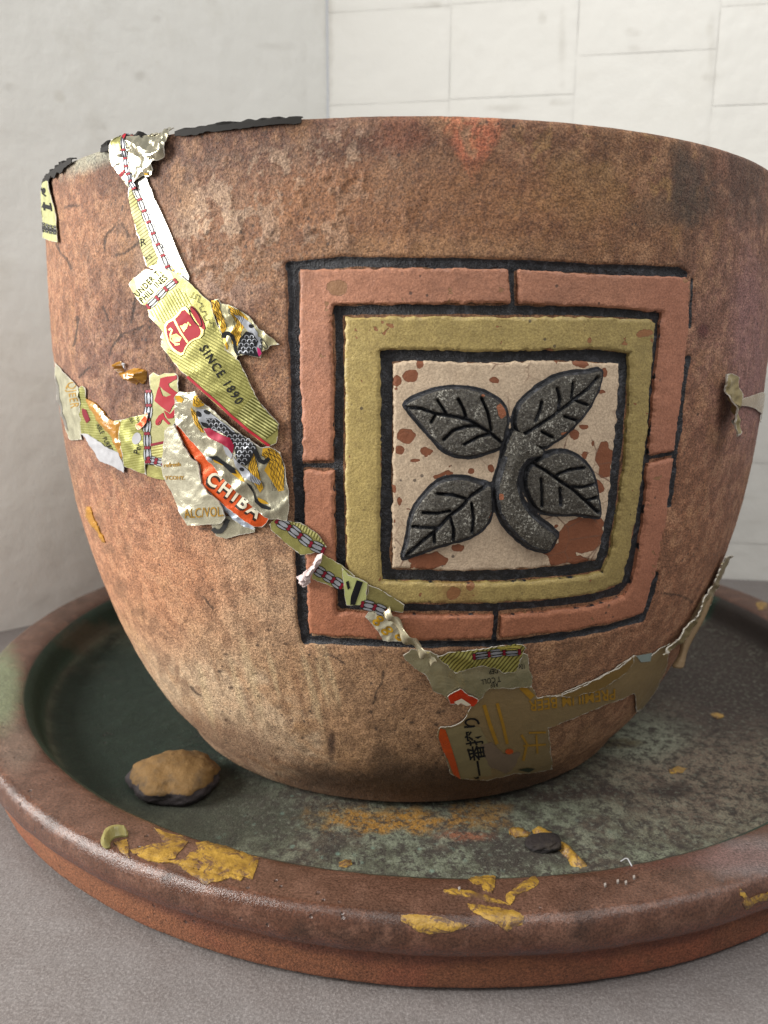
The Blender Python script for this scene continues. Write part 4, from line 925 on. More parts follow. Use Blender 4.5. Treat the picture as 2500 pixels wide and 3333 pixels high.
# 5 tag with red ribbon letter
hT = HF(.0085, .0012, 50, 41)
tg = B3([(412,62),(440,35),(500,55),(560,40),(640,38),(665,70),(665,230),(655,380),(650,470),(600,530),(565,540),(560,640),(545,770),(530,880),(420,860),(365,850),(375,780),(360,640),(370,500),(400,420),(398,330),(412,200)])
tag5 = scrap('ribbon_label', tg, foil('flat_gold_foil', '#858154', .35, .45, None, .3, col2='#908b5c'), hT, 'upright pale gold label piece with a red ribbon letter', jag=2.5)
printed('red_ribbon', [poly2d(B3([(510,85),(560,70),(640,60),(660,45),(655,90),(620,110),(580,135),(590,160),(640,200),(662,215),(662,250),(600,230),(540,190),(500,150)])),
        poly2d(B3([(500,150),(480,200),(456,285),(520,340),(560,370),(590,392),(620,330),(655,300),(650,215),(600,235),(560,250),(530,240),(515,200)])),
        poly2d(B3([(540,370),(560,420),(575,445),(620,440),(648,390),(650,330),(625,370),(595,405),(560,380)])), poly2d(B3([(465,470),(490,420),(535,390),(545,430),(600,490),(580,498),(530,450),(500,470),(480,500)])), ring2d(*B3([(490,468)])[0], 9, 14, 3, .4)], tag5, RED, hT, .0010, clip=tg)
printed('maroon_bar', [poly2d(B3([(420,668),(555,640),(555,662),(422,692)]))], tag5, DRED, hT, .0010)
printed('striped_foot', [poly2d(B3([(425,700),(552,668),(545,800),(430,770)]))], tag5, goldstripe('gold_stripes_foot', 80, 9, '#8a8344', '#bcb877'), hT, .0008, clip=tg)
chain(B3([(402,200),(405,330),(388,520),(390,640),(392,760),(398,830)]), 26, tag5, hT, links=5, knot=5, clip=None, red=DRED); chain(B3([(400,810),(470,825),(535,840)]), 26, tag5, hT, links=2, red=DRED)
scrap('orange_scrap', B3([(300,500),(345,465),(385,400),(405,385),(400,450),(370,500),(330,540)]), orange, HF(.012, .004, 20, 42), 'tiny orange foil scrap left of the chain border', step=4)
printed('gold_foot', [poly2d(B3([(365,860),(530,880),(555,1000),(450,985),(372,960)]))], tag5, gold, HF(.004, .001, 50, 41), .0006)

# 9, 10 orange foil strip with big cream letters and the piece under it
hU = HF(.004, .0025, 36, 51)
u9 = scrap('silver_label', B3([(955,1390),(1010,1360),(1080,1320),(1180,1320),(1340,1430),(1332,1470),(1200,1490),(1080,1522),(990,1500),(965,1440)]), foil('pale_silver_foil', '#a29d86', .5, .36, None, .6), hU, 'pale silver scrap with a black letter curve at the bottom of the cluster', jag=3, step=5)
printed('letter_curve', [stroke2d(bz(B3([(965,1430),(990,1455),(1035,1455),(1075,1410),(1100,1345)])), 15)], u9, inkm('dark_grey_print', '#3b3b3a'), hU, .0012)
scrap('blue_foil_edge', B3([(1010,1160),(1080,1200),(1180,1300),(1290,1380),(1345,1425),(1330,1450),(1230,1400),(1110,1310),(1030,1230)]), blueg, HF(.006, .003, 20, 52), 'pale blue foil fringe below the orange strip', jag=3, step=5)
hO = HF(.009, .003, 45, 55)
oo = B3([(636,480),(680,500),(760,590),(850,695),(930,780),(1020,870),(1120,980),(1250,1120),(1370,1240),(1475,1330),(1450,1375),(1410,1412),(1340,1405),(1200,1312),(1080,1222),(960,1120),(888,1030),(860,850),(780,760),(700,640),(650,540)])
or_ = scrap('orange_label', oo, orange, hO, 'diagonal orange foil strip with cropped cream capital letters', jag=2)
printed('letter_shadow', [text2d('CHIBA', 62, B3([(895,1010)])[0], 36.5, sx=.95, spacing=1.28, bold=2.6)], or_, SHD, hO, .0008, clip=oo)
printed('lettering', [text2d('CHIBA', 62, B3([(910,996)])[0], 36.5, sx=.95, spacing=1.28, bold=1.6)], or_, CRM, hO, .0014, clip=oo)
# 11 silver label with the running animal
hK = HF(.012, .0045, 46, 61, .002)
ko = B3([(655,250),(700,205),(760,215),(830,195),(850,235),(930,335),(1000,385),(1150,520),(1300,635),(1400,695),(1480,690),(1580,740),(1620,880),(1632,1000),(1655,1090),(1650,1240),(1640,1350),(1560,1340),(1480,1330),(1370,1260),(1240,1130),(1100,1000),(930,800),(760,600),(650,470),(650,380)])
kl = scrap('animal_label', ko, foil('creased_silver_foil', '#a39e88', .7, .28, None, .7, fine=40), hK, 'creased silver foil label with a black scaled galloping beast and golden mane', jag=2.5, step=5)
GO = [B3(q) for q in ([(660,245),(700,235),(740,270),(720,300),(680,290)], [(830,240),(860,235),(925,320),(870,340),(825,330)], [(800,340),(840,390),(870,480),(910,570),(880,560),(830,490),(800,400)], [(990,800),(1050,810),(1100,860),(1060,850),(1000,830)], [(1150,870),(1200,900),(1280,1000),(1240,990),(1160,930)],
      [(1350,740),(1380,860),(1430,1060),(1400,1100),(1340,980),(1300,890),(1310,820)], [(1425,705),(1500,700),(1580,760),(1615,900),(1610,1080),(1560,1090),(1510,1010),(1440,900),(1480,820),(1420,770)], [(1380,1140),(1440,1170),(1480,1200),(1440,1200),(1390,1180)])]
printed('gold_mane', [poly2d(q) for q in GO], kl, YEL, hK, .0008, clip=ko)
GR = [B3(q) for q in ([(850,350),(920,360),(1000,420),(1100,490),(1180,560),(1150,600),(1050,560),(960,540),(890,500),(860,420)], [(1080,680),(1130,700),(1170,760),(1150,800),(1100,760)], [(1170,770),(1230,840),(1300,900),(1420,1000),(1400,1030),(1320,990),(1250,950),(1190,860)], [(925,775),(980,790),(985,815),(940,810)])]
printed('grey_flame', [poly2d(q) for q in GR], kl, GRY, hK, .0011, clip=ko)
bodyp = B3([(1010,440),(1100,500),(1160,560),(1250,580),(1320,630),(1360,700),(1350,760),(1320,820),(1280,860),(1220,830),(1190,740),(1170,660),(1120,600),(1050,560),(960,510),(930,440)])
printed('black_scales', [poly2d(bodyp), ell2d(*B3([(870,400)])[0], 11, 7, .9), ell2d(*B3([(935,385)])[0], 11, 6, .5), poly2d(B3([(885,470),(930,480),(1000,530),(960,540),(900,510)])), stroke2d(bz(B3([(1330,640),(1370,740),(1400,810),(1440,830),(1480,795)])), 13, 12),
        poly2d(B3([(950,775),(1030,770),(1100,830),(1180,880),(1200,930),(1150,920),(1080,850),(990,800)])), poly2d(B3([(1290,1000),(1330,1040),(1370,1150),(1420,1200),(1500,1230),(1490,1250),(1420,1235),(1360,1180),(1340,1100)])), ell2d(*B3([(1245,890)])[0], 8, 6, .4)], kl, BLK, hK, .0014, clip=ko)
scales([tuple(q) for q in (np.array(bodyp)-np.array(bodyp).mean(0))*.93+np.array(bodyp).mean(0)], 10, kl, hK)
printed('red_sash', [poly2d(B3([(905,530),(960,525),(1010,560),(1080,590),(1140,610),(1175,680),(1170,750),(1130,700),(1070,660),(1010,635),(950,605)]))], kl, inkm('crimson_print', '#8f1733', .4, .2), hK, .0019)
for pth, k_, sp in (([(1460,720),(1540,820),(1560,950),(1570,1080)], 8, 42), ([(1350,760),(1340,880),(1400,1060)], 5, 26), ([(850,250),(880,320)], 3, 16), ([(815,370),(850,470),(890,560)], 2, 7)):
    hair(bz(B3(pth)), k_, sp, 1.8, k_, BLK, kl, hK, ko, .0014)
# 8 silver tongue with ALC/VOL.
hV = HF(.016, .0035, 44, 71, .002)
vo = B3([(566,545),(600,510),(650,500),(690,580),(720,660),(760,740),(800,790),(850,830),(870,900),(885,1020),(950,1110),(1010,1150),(1065,1230),(1092,1320),(1065,1365),(950,1380),(870,1390),(765,1392),(740,1340),(690,1250),(640,1140),(610,1070),(575,1000),(555,950),(535,870),(555,750),(560,640)])
vl = scrap('silver_tongue', vo, foil('matt_silver_foil', '#a8a38c', .55, .36, None, .7, col2='#b5b09a'), hV, 'loose tongue of silver foil printed ALC/VOL. in gold', jag=2.5, step=5, thick=.003)
printed('lettering', [text2d('ALC/VOL.', 44, B3([(752,1322)])[0], -3, sx=.62, spacing=1.05, bold=.5), text2d('refresh', 19, B3([(560,872)])[0], -4, sx=1.0, bold=.4), text2d('YCOHY.', 17, B3([(572,982)])[0], 0, bold=.4)], vl, OCH, hV, .0010, clip=vo)

# 12 the chain of scraps running down to the right
h12 = HF(.006, .0012, 30, 81)
def run_piece(name, pts, m_, hf, label): return scrap(name, E_(pts), m_, hf, label, jag=2, step=5)
a = run_piece('chain_label', [(190,245),(240,200),(360,222),(430,235),(560,312),(632,420),(600,452),(555,460),(430,482),(330,400),(210,290)], foil('olive_foil', '#87834a', .55, .3, None, .4, col2='#9b9658'), h12, 'olive foil strip with a chain border, first below the silver cluster')
printed('striped_edge', [poly2d(E_([(350,225),(430,238),(560,315),(628,410),(560,360),(450,290)]))], a, goldstripe('gold_stripes_a', 20, 10, '#6d6b35', '#c5c07d'), h12, .0006)
chain(E_([(255,215),(355,275),(430,335),(510,395),(605,440)]), 34, a, h12, links=4, knot=5.5, red=DRED)
b_ = run_piece('chain_label', [(590,472),(640,500),(740,550),(850,640),(800,740),(690,730),(560,682),(515,660),(525,600),(560,560)], foil('olive_foil_b', '#8d8a50', .5, .34, None, .4, col2='#a3a05e'), h12, 'pale green foil strip with a chain border, crossing the left frame bar')
chain(E_([(545,585),(650,650),(745,715)]), 34, b_, h12, links=3, knot=5.5, red=DRED)
run_piece('paper_tuft', [(560,480),(600,462),(592,520),(552,590),(515,640),(512,690),(450,720),(420,690),(405,630),(440,622),(520,560)], inkm('pinkish_pulp', '#d9c6c2', .9), lambda P, e: .010+.012*ss(0, 14, e)+.010*n2d(P, 9, 3), 'fluffy pinkish white torn paper tuft on the left frame bar')
c_ = run_piece('barred_label', [(745,570),(800,625),(860,650),(948,690),(940,760),(930,850),(840,860),(785,860),(770,760)], foil('lime_foil', '#b3b876', .3, .4, None, .3), HF(.0085, .001, 40, 82), 'pale green label square with two black bars')
printed('black_bar', [poly2d(E_([(862,665),(910,680),(850,855),(812,855),(818,790)])), poly2d(E_([(780,680),(800,668),(812,725),(795,740)]))], c_, BLK, HF(.0085, .001, 40, 82), .0010)
d_ = run_piece('folded_label', [(948,702),(1080,770),(1225,860),(1212,920),(1100,900),(1010,860),(930,850)], foil('olive_foil_c', '#8c8350', .5, .38, None, .4), h12, 'brownish gold strip lying along the lower left corner of the ochre frame')
chain(E_([(905,850),(990,870),(1085,910)]), 34, d_, HF(.008, .0012, 30, 81), links=2, knot=5.5, red=DRED)
e_o = E_([(925,945),(960,892),(1080,905),(1180,1010),(1262,1110),(1255,1135),(1160,1135),(1062,1132),(1020,1050),(960,990)])
e_ = scrap('spotted_label', e_o, foil('white_gold_foil', '#c9c4aa', .5, .3, None, .6), HF(.008, .004, 22, 83), 'white and gold spotted foil flap above the bottom frame line', jag=2, step=4)
printed('gold_spot', [ring2d(*E_([q])[0], 13, 10, 7, .5) for q in ((1010,990),(1040,960),(1075,1060),(1110,1040),(1220,1110),(1180,1100))], e_, YEL, HF(.008, .004, 22, 83), .0010, clip=e_o)
# 12f twisted thin strip standing off the wall of the pot
def ribbon(name, path, w, lift, m_, label, twist=0.0, seed=0, parent=None):
    p = bz(path, 8); t = np.gradient(p, axis=0); t /= np.hypot(*t.T)[:, None]; nn = np.stack([-t[:, 1], t[:, 0]], 1); V = []; F = []
    for i in range(len(p)):
        s_ = i/(len(p)-1); W = w*(1+.25*float(vnoise(np.array([[i*.4, seed, 0.]]), 9)[0])); L = lift*math.sin(math.pi*min(max(s_, .02), .98))+.006
        for k in (-1, -.33, .33, 1):
            x, n_ = POT.hit(*(p[i]+nn[i]*W*.5*k)); V.append(tuple((x+n_*(L+abs(k)*twist*.01*math.sin(i*.5)+.004*(1-abs(k))))*S))
    for i in range(len(p)-1):
        for k in range(3): F.append((i*4+k, i*4+k+1, i*4+5+k, i*4+4+k))
    me = bpy.data.meshes.new(name); me.from_pydata(V, [], F); attr_f(me, 'ed', np.full(len(V), 20.)); o = link(name, me, m_, parent or pot); md = o.modifiers.new('thickness', 'SOLIDIFY'); md.thickness = .0012*S
    if label: o['label'] = label
    return o
ribbon('twisted_strip', E_([(1085,892),(1150,970),(1240,1070),(1330,1160),(1400,1230),(1445,1290)]), 24, .018, foil('thin_silver_strip', '#b5ab8e', .6, .32, None, .6), 'thin twisted foil strip leading down to the lower label patch', 1.2, 3)

# 13 lower patch
h13 = HF(.004, .0015, 60, 91)
dm = F_([(385,600),(440,600),(500,570),(545,510),(560,470),(600,430),(650,390),(760,370),(870,372),(890,410),(905,445),(1000,430),(1090,400),(1190,355),(1330,285),(1425,215),(1500,232),(1560,180),(1622,150),(1600,300),(1500,480),(1440,520),(1428,425),(1300,470),(1100,555),(960,605),(975,700),(990,830),(900,845),(830,850),(740,862),(640,890),(500,880),(490,880),(440,850),(402,730),(370,650)])
d0 = scrap('brown_label', dm, tan_, h13, 'large brown stained label wrapping round the lower right of the pot', jag=3)
printed('orange_edge', [poly2d(F_([(384,604),(412,612),(440,690),(470,790),(494,878),(455,850),(425,770),(400,725),(376,655)]))], d0, orange, h13, .0012, clip=dm)
printed('cream_field', [poly2d(F_([(415,612),(500,590),(600,600),(640,680),(660,860),(500,878),(470,780),(440,690)]))], d0, inkm('aged_cream_print', '#887b58'), h13, .0008, clip=dm)
printed('lettering', [text2d('\u201c一番搾り', 60, F_([(640,888)])[0], -99, sx=.85, spacing=.95, bold=1.0)], d0, BLK, h13, .0014, clip=dm)
printed('lettering', [text2d('PREMIUM BEER', 50, F_([(1325,392)])[0], 172, sx=.86, spacing=1.0, shear=.12, bold=.7)], d0, OCH, h13, .0010, clip=dm)
printed('yellow_letter', [stroke2d(F_([(620,480),(650,580),(690,690)]), 12), stroke2d(F_([(690,470),(720,580),(745,690)]), 10), stroke2d(F_([(820,640),(850,690),(830,780)]), 8), stroke2d(F_([(860,630),(950,625)]), 6), stroke2d(F_([(830,700),(950,690)]), 6), stroke2d(F_([(900,640),(905,740)]), 6), stroke2d(F_([(820,380),(880,440)]), 20)], d0, OCH, h13, .0010, clip=dm)
printed('orange_dot', [ell2d(*F_([(755,730)])[0], 13, 9, 0)], d0, orange, h13, .0014)
printed('dark_diamond', [poly2d(F_([(800,828),(850,818),(895,822),(860,842)]))], d0, inkm('dark_green_print', '#25301f'), h13, .0014)
printed('white_scuff', [poly2d([tuple(q) for q in densify(F_([(600,690),(660,680),(720,740),(810,735),(800,790),(740,850),(660,820),(620,760)]), 6, 5)])], d0, inkm('torn_pulp', '#7c6a57', .9), h13, .0011, clip=dm)
printed('pale_corner', [poly2d(F_([(1435,215),(1520,200),(1510,245),(1460,250)]))], d0, inkm('pale_blue_scuff', '#8f9c96', .8), h13, .0011)
scrap('ochre_tape', F_([(1000,430),(1100,398),(1190,355),(1330,285),(1425,212),(1418,250),(1370,310),(1300,360),(1200,410),(1090,435)]), foil('ochre_paper', '#7a6030', .1, .5, None, .3), HF(.0075, .001, 50, 92), 'ochre paper strip along the upper edge of the big brown label', jag=3)
scrap('silver_label', F_([(185,205),(228,180),(300,182),(350,200),(430,240),(600,265),(830,190),(855,205),(862,290),(882,350),(872,382),(760,385),(640,385),(610,430),(560,478),(520,470),(425,440),(350,395),(302,310),(215,245)]), foil('olive_silver_foil', '#8f896a', .5, .36, None, .6, col2='#a09a7a'), HF(.008, .003, 50, 93), 'olive silver torn label with white edges under the panel', jag=4, step=6)
sl = pot.children[-1]
printed('lettering', [text2d('10¢', 22, F_([(835,250)])[0], 172, sx=.7), text2d('DEP', 24, F_([(690,275)])[0], 172, sx=.7), text2d('T COLL', 24, F_([(705,320)])[0], 172, sx=.8), text2d('REF', 20, F_([(690,350)])[0], 172, sx=.8)], sl, BLK, HF(.008, .003, 50, 93), .0012)
g13 = F_([(365,205),(450,178),(540,172),(620,160),(700,148),(806,142),(832,158),(805,240),(775,288),(720,292),(660,268),(600,258),(465,290),(400,240)])
g3 = scrap('striped_label', g13, goldstripe('gold_stripes_low', 40, 10, '#5f5a28', '#a8a45a'), HF(.013, .003, 40, 94), 'dark gold striped scrap lying on the bottom black line of the panel', jag=4, step=5)
chain(F_([(560,200),(690,185),(800,178)]), 26, g3, HF(.013, .003, 40, 94), links=3, knot=5, red=DRED, clip=g13)
printed('bright_edge', [poly2d(F_([(680,152),(806,143),(800,172),(700,172)]))], g3, foil('bright_gold', '#cfc766', .7, .25), HF(.013, .003, 40, 94), .0006, clip=g13)
rs = scrap('red_scrap', F_([(420,418),(470,392),(488,380),(540,415),(585,440),(560,470),(500,462),(440,458)]), foil('red_orange_foil', '#b93516', .3, .35), HF(.013, .002, 30, 95), 'small red scrap with a cream arrow mark', step=5)
printed('cream_arrow', [poly2d(F_([(455,445),(495,428),(545,462),(520,468),(490,452),(475,462)]))], rs, CRM, HF(.013, .002, 30, 95), .0012)

# 14 right hand scraps
h14 = HF(.010, .006, 26, 97)
fo = R6([(358,215),(400,212),(440,235),(430,285),(455,335),(448,395),(415,470),(380,530),(345,577),(335,500),(335,420),(345,340),(352,260)])
f14 = scrap('folded_scrap', fo, foil('tan_paper', '#8f8058', .25, .45, None, .5), lambda P, e: .012+.030*ss(2350, 2325, P[:, 0]-.25*(P[:, 1]-1300))+crease(P, 26, .006, 97), 'folded tan label scrap curling off the pot right of the panel', jag=2, step=5, thick=.004)
printed('lettering', [text2d('HOME', 15, R6([(378,445)])[0], -42, sx=.8), text2d('MANSION', 15, R6([(388,470)])[0], -42, sx=.7)], f14, BLK, lambda P, e: .012+.030*ss(2350, 2325, P[:, 0]-.25*(P[:, 1]-1300))+crease(P, 26, .006, 97), .0014, clip=fo)
scrap('clear_tape', R6([(448,372),(500,360),(545,342),(600,325),(636,340),(640,400),(634,482),(606,458),(560,425),(500,405),(455,402)]), foil('yellowed_tape', '#9d8c74', .05, .25, None, .3), HF(.004, .001, 40, 98), 'yellowed clear tape leading to the right edge of the pot', jag=2)
# 15 left upper label
h15 = HF(.006, .002, 40, 99)
lo15 = A_([(92,402),(118,425),(130,480),(150,560),(165,640),(172,720),(182,812),(130,800),(82,780),(74,690),(70,560),(78,440)])
l15 = scrap('chain_label', lo15, foil('pale_lime_foil', '#b0b07a', .35, .38, None, .3), h15, 'pale green label with a black ornament on the upper left edge of the pot', jag=1.5, step=5)
chain(A_([(80,705),(125,722),(178,732)]), 20, l15, h15, links=4, knot=0.1, red=BLK, clip=lo15, fill=inkm('dim_grey_print', '#77756a')); chain(A_([(80,725),(125,742),(178,752)]), 16, l15, h15, links=4, knot=.1, red=BLK, clip=lo15, fill=inkm('dim_grey_print_b', '#77756a'))
printed('ornament', [stroke2d(A_([(85,480),(95,520),(112,535)]), 5), ell2d(*A_([(103,500)])[0], 5, 9, 0), stroke2d(A_([(92,590),(140,605)]), 13), stroke2d(A_([(100,570),(105,620)]), 5), stroke2d(A_([(140,575),(146,625)]), 5)], l15, BLK, h15, .0010, clip=lo15)
# amber drip on the left silhouette, glossy streak below it
scrap('glossy_streak', Z(200, 1600, .3617, [(232,135),(262,140),(300,230),(340,330),(380,410),(400,450),(375,450),(330,360),(270,300),(225,220)]), amber, lambda P, e: .003+.005*ss(0, 8, e), 'glossy amber streak low on the left side of the pot', step=4, thick=.004)

# rim: scraps of dark plastic liner
lin_m = inkm('black_plastic_liner', '#1f1c19', .75)
def rim_scrap(t0, t1, up, over, seed, label):
    n_ = 90; V = []; F = []
    for i in range(n_):
        t = math.radians(t0+(t1-t0)*i/(n_-1)); q = np.array([[i*.09, seed, 0.]]); e = math.sin(math.pi*i/(n_-1))**.35
        u = up*max(0., .5+.7*float(vnoise(q*1.5, 3)[0])+.15*float(vnoise(q*4, 4)[0]))*e; d = over*max(.0, .5+.6*float(vnoise(q*1.3+9, 5)[0])+.2*float(vnoise(q*5, 6)[0]))*e
        w = .006*float(vnoise(q*3, 8)[0])
        j = 0
        for r, z in ((1.006, H-.010-d), (1.005, H-.002), (1.002+w, H+.001+u*.45), (.996+w+.003*j, H+.002+u)):
            V.append((r*math.sin(t)*S, -r*math.cos(t)*S, z*S))
    for i in range(n_-1):
        for k in range(3): F.append((i*4+k, i*4+4+k, i*4+5+k, i*4+1+k))
    me = bpy.data.meshes.new('liner_scrap'); me.from_pydata(V, [], F); o = link('liner_scrap', me, lin_m, pot, smooth=False); md = o.modifiers.new('thickness', 'SOLIDIFY'); md.thickness = .002*S; o['label'] = label
def th_of(px, py): x, _ = POT.hit(px, py); return math.degrees(math.atan2(x[0], -x[1]))
rim_scrap(th_of(325, 480), th_of(470, 450), .013, .004, 2, 'ragged black plastic scrap on the rim beside the foil')
rim_scrap(th_of(575, 425), th_of(985, 385), .0045, .006, 5, 'long ragged black plastic scrap along the front left rim')
rim_scrap(th_of(168, 580)-6, th_of(235, 515), .007, .012, 9, 'black plastic scrap at the far left of the rim')

# right lower edge: foil strip following the silhouette with a loose twisted tail
sil_r = [(2352,1812),(2325,1880),(2292,1945),(2255,2005),(2215,2060),(2178,2100),(2130,2140)]
scrap('edge_foil', [(2362,1800),(2340,1870),(2300,1950),(2262,2008),(2222,2060),(2182,2098),(2140,2120),(2180,2075),(2235,2010),(2280,1940),(2318,1870),(2345,1810)], foil('dull_tan_foil', '#8a7c58', .4, .4, None, .6), HF(.012, .006, 22, 96), 'dull foil strip following the right edge of the pot', step=5, thick=.003)
def tail():
    pts = [((2300, 1935), .010), ((2262, 2020), .03), ((2236, 2070), .05), ((2226, 2120), .07), ((2215, 2150), .08), ((2204, 2175), .085)]
    x0, n0 = POT.hit(2285, 1950); V = []; F = []; W = [.034, .040, .030, .010, .018, .030]
    # plane through the silhouette point, facing the viewer
    for (p, _), w in zip(pts, W):
        r = ray(*p); d = (x0-CAM)@FW; x = CAM+r*(d/(r@FW)); side = np.cross(r, UP); side /= np.linalg.norm(side)
        for k in (-1, 0, 1): V.append(tuple((x+side*w*.5*k-r*(.012 if k == 0 else 0))*S))
    for i in range(len(pts)-1):
        for k in range(2): F.append((i*3+k, i*3+k+1, i*3+4+k, i*3+3+k))
    me = bpy.data.meshes.new('foil_tail'); me.from_pydata(V, [], F); attr_f(me, 'ed', np.full(len(V), 20.)); o = link('foil_tail', me, foil('tail_foil', '#836d50', .2, .5, None, .6), pot)
    md = o.modifiers.new('s', 'SUBSURF'); md.levels = 2; md.render_levels = 2; md = o.modifiers.new('t', 'SOLIDIFY'); md.thickness = .003*S
    o['label'] = 'twisted foil tail hanging free off the right edge'
tail()

# ------------------------------------------------------------------ saucer details
def spaint():
    m, nt, b = mat('ochre_paint_smear'); n = N(nt); f = n.noise(26, 5, .7)
    c = n.mix(n.ramp(f, [(.35, 0.0), (.65, 1.0)]), L4('#7c5d22'), L4('#ab8736')); w = n.ramp(n.math('ADD', n.math('MULTIPLY', n.attr('ed'), .003), n.noise(30, 5, .8, dist=1.5)), [(.44, 1.0), (.54, 0.0)])
    n.l(n.mix(w, c, L4('#5d4430')), b.inputs['Base Color']); b.inputs['Roughness'].default_value = .42
    n.l(n.bump(n.noise(45, 5, .7), .5, .010), b.inputs['Normal']); return m
sm = spaint()
def smear(pts, label=None, jag=3.5, base=.0012, k=.0016, m_=None, step=5, name='paint_smear'):
    o = patch(name, pts, saucer, m_ or sm, surf=SAU, step=step, hf=lambda P, e: base+k*ss(0, 14, e)+.0006*n2d(P, 12, 5), thick=.004, jag=jag)
    if label: o['label'] = label
    return o
smear(L6([(665,1052),(720,1075),(790,1090),(815,1112),(780,1150),(760,1190),(700,1200),(620,1180),(570,1165),(560,1150),(640,1130),(720,1120),(690,1090)]), 'long ochre paint smear on the front left lip, left half')
smear(L6([(845,1118),(900,1115),(980,1135),(1050,1160),(1120,1185),(1110,1230),(1090,1278),(1020,1262),(940,1230),(860,1200),(800,1190),(820,1165),(860,1150)]), 'long ochre paint smear on the front left lip, right half')
smear(L6([(575,1165),(640,1178),(720,1195),(790,1190),(850,1150),(830,1185),(870,1210),(960,1235),(1060,1268),(1040,1285),(930,1258),(830,1228),(740,1208),(640,1195)]), 'thin ochre streak joining the two halves of the left lip smear')
smear(L6([(770,1215),(850,1235),(940,1255),(975,1275),(935,1290),(880,1298),(850,1270)]), 'bright ochre edge drip on the front left lip')
smear(L6([(490,1118),(548,1105),(562,1190),(530,1170)]), 'small triangular ochre flake on the left lip')
worm = patch('paint_curl', L6([(435,1108),(445,1082),(480,1062),(530,1060),(556,1075),(552,1095),(520,1092),(490,1100),(475,1120),(478,1142),(455,1148),(438,1130)]), saucer, inkm('olive_paint', '#8b8250', .35), surf=SAU, step=4, smooth=1, hf=lambda P, e: .003+.016*ss(0, 12, e), thick=.008)
worm['label'] = 'curl of dried olive paint on the left lip'
smear(R7([(72,898),(130,895),(200,905),(262,912),(300,930),(345,935),(370,940),(330,960),(280,975),(200,982),(140,972),(120,945),(75,925)]), 'flat ochre paint blot on the front lip, low')
smear(R7([(360,855),(430,862),(500,868),(560,880),(605,905),(600,945),(560,950),(532,972),(490,940),(430,912),(390,890)]), 'wedge of ochre paint on the front lip')
smear(R7([(365,745),(400,732),(440,730),(480,735),(478,775),(465,805),(430,790),(420,765),(385,770)]), 'ochre paint dab at the inner edge of the front lip')
smear(R7([(255,795),(300,785),(370,795),(430,815),(500,835),(545,858),(480,850),(400,825),(310,815),(265,805)]), None)
smear(R7([(530,845),(525,810),(580,775),(630,745),(655,735),(668,755),(650,785),(600,800),(570,820),(545,860)]), 'curved ochre paint stroke on the front lip', jag=4)
smear(R7([(1535,785),(1560,800),(1575,825),(1660,800),(1660,835),(1600,850),(1565,872),(1550,850),(1560,830),(1540,815)]), 'ochre paint stroke at the right end of the lip', jag=5)
smear(R7([(540,530),(560,522),(600,528),(632,545),(620,560),(570,562),(538,550)]), 'orange paint blob on the saucer floor', k=.008)
smear(R7([(640,535),(665,518),(700,530),(745,565),(790,600),(840,640),(885,690),(850,700),(810,690),(790,650),(740,610),(690,580),(650,560)]), 'thick ochre paint trail on the saucer floor', k=.012)
smear(R7([(1228,275),(1270,260),(1310,268),(1290,285),(1240,290)]), None); smear(R7([(1408,35),(1440,28),(1468,40),(1440,55)]), None)
smear(L6([(1465,1205),(1490,1190),(1520,1195),(1522,1215),(1495,1228),(1468,1222)]), None, k=.006)
smear([(2462,1962),(2500,1950),(2500,1985),(2470,1985)], None)
for q in ((1250+.7535*1045, 2300+.7535*765), (1250+.7535*1080, 2300+.7535*742), (1250+.7535*955, 2300+.7535*775), (1250+.7535*325, 2300+.7535*792), (1250+.7535*1010, 2300+.7535*760)):
    patch('white_fleck', [(q[0]-4, q[1]-3), (q[0]+3, q[1]-5), (q[0]+4, q[1]+3), (q[0]-2, q[1]+5)], saucer, inkm('pale_fleck', '#9a9088', .8), surf=SAU, step=4, hf=.004, thick=.006)
# curled fibre
def fibre():
    pts = [(2020, 2812), (2035, 2813), (2048, 2822), (2058, 2832)]; V = []
    cu = bpy.data.curves.new('fibre', 'CURVE'); cu.dimensions = '3D'; cu.bevel_depth = .0013*S; sp = cu.splines.new('POLY'); sp.points.add(len(pts)-1)
    for k, p in enumerate(pts): x, n_ = SAU.hit(*p); sp.points[k].co = (*((x+n_*(.006+.010*math.sin(k)))*S), 1)
    o = bpy.data.objects.new('f', cu); COL.objects.link(o); dg = bpy.context.evaluated_depsgraph_get(); me = bpy.data.meshes.new_from_object(o.evaluated_get(dg)); bpy.data.objects.remove(o); me.name = 'fibre'
    me.materials.clear(); link('fibre', me, WHT, saucer)
fibre()

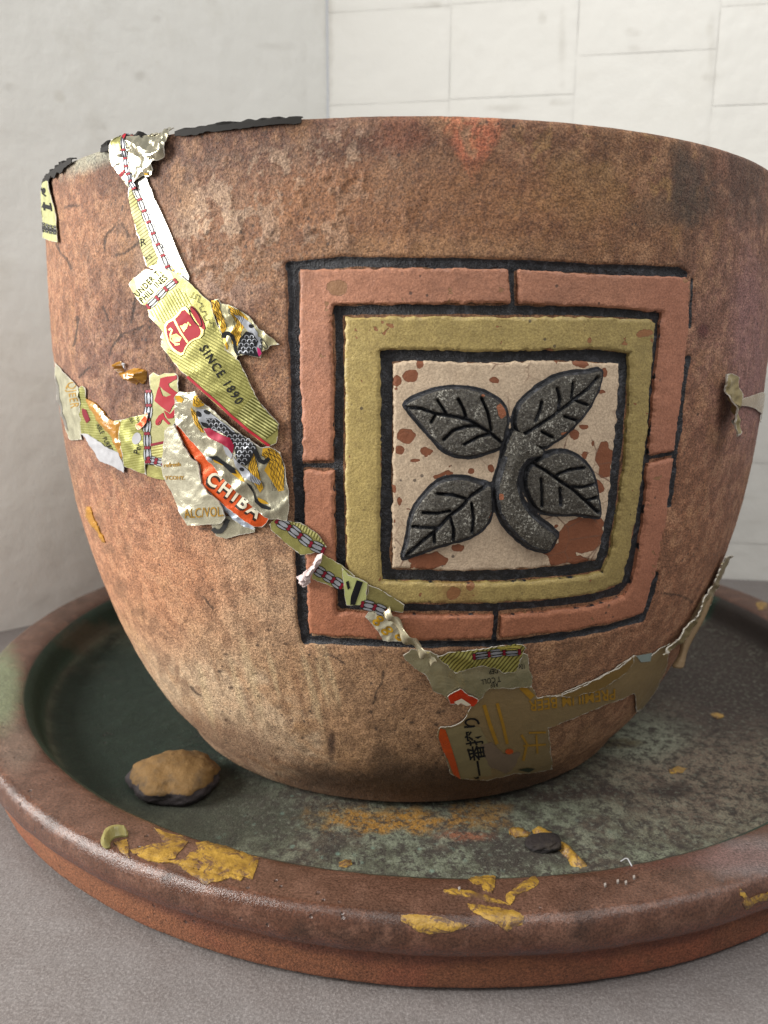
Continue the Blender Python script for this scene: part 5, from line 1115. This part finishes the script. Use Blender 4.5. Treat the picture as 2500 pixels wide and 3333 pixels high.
# stone with ochre paint on top, lying in the saucer
def stone(name, cx, cy, rx, ry, hz, material, topmat, label, cat, seed, tilt=0.0, sq=1.0):
    x, _ = SAU.hit(cx, cy+ry*.7)
    o0 = np.array([x[0], x[1], .0525]); bm = bmesh.new(); bmesh.ops.create_icosphere(bm, subdivisions=5, radius=1)
    P = np.array([v.co[:] for v in bm.verts]); nn = fbm(P*1.6+seed, 3, seed); n2 = fbm(P*6+seed, 3, seed+1)
    P = np.sign(P)*np.abs(P)**sq
    s_ = 1+.20*nn+.06*n2; Q = P*s_[:, None]*np.array([rx, ry, hz]); Q[:, 2] = np.clip(Q[:, 2], -hz*.6, hz*1.1)+hz*.55; Q[:, 2] += Q[:, 0]*tilt
    for v, q in zip(bm.verts, Q): v.co = q*S
    me = bpy.data.meshes.new(name); bm.to_mesh(me); bm.free(); attr_f(me, 'top', ss(.05, .45, P[:, 2]*s_+.18*n2+.1*nn))
    ob = link(name, me, material); ob.location = o0*S; ob['label'] = label; ob['category'] = cat; return ob
def stone_mat(name, side, top):
    m, nt, b = mat(name); n = N(nt); f = n.noise(30, 5, .7)
    t = n.ramp(n.math('ADD', n.attr('top'), n.math('MULTIPLY', n.math('SUBTRACT', f, .5), 1.6)), [(.36, 0.0), (.60, 1.0)])
    c = n.mix(t, n.mix(f, L4(side), n.mix(1.0, L4(side), (.5, .5, .5, 1), 'MULTIPLY')), n.mix(n.ramp(n.noise(22, 5, .75), [(.48, 0.0), (.72, .7)]), L4(top), L4('#3b3226')))
    n.l(c, b.inputs['Base Color']); b.inputs['Roughness'].default_value = .8; n.l(n.bump(n.noise(50, 5, .7), .5, .01), b.inputs['Normal']); return m
stone('painted_stone', 572, 2560, .112, .105, .052, stone_mat('painted_stone', '#3a3233', '#6e5229'), None, 'flat stone with ochre painted top lying in the dark left side of the saucer', 'stone', 7, 0.0)
stone('clay_shard', 1768, 2752, .040, .030, .014, stone_mat('dark_shard', '#140c0a', '#180e0b'), None, 'small dark brown clay shard beside the ochre trail in the saucer', 'shard', 17, .1, .8)
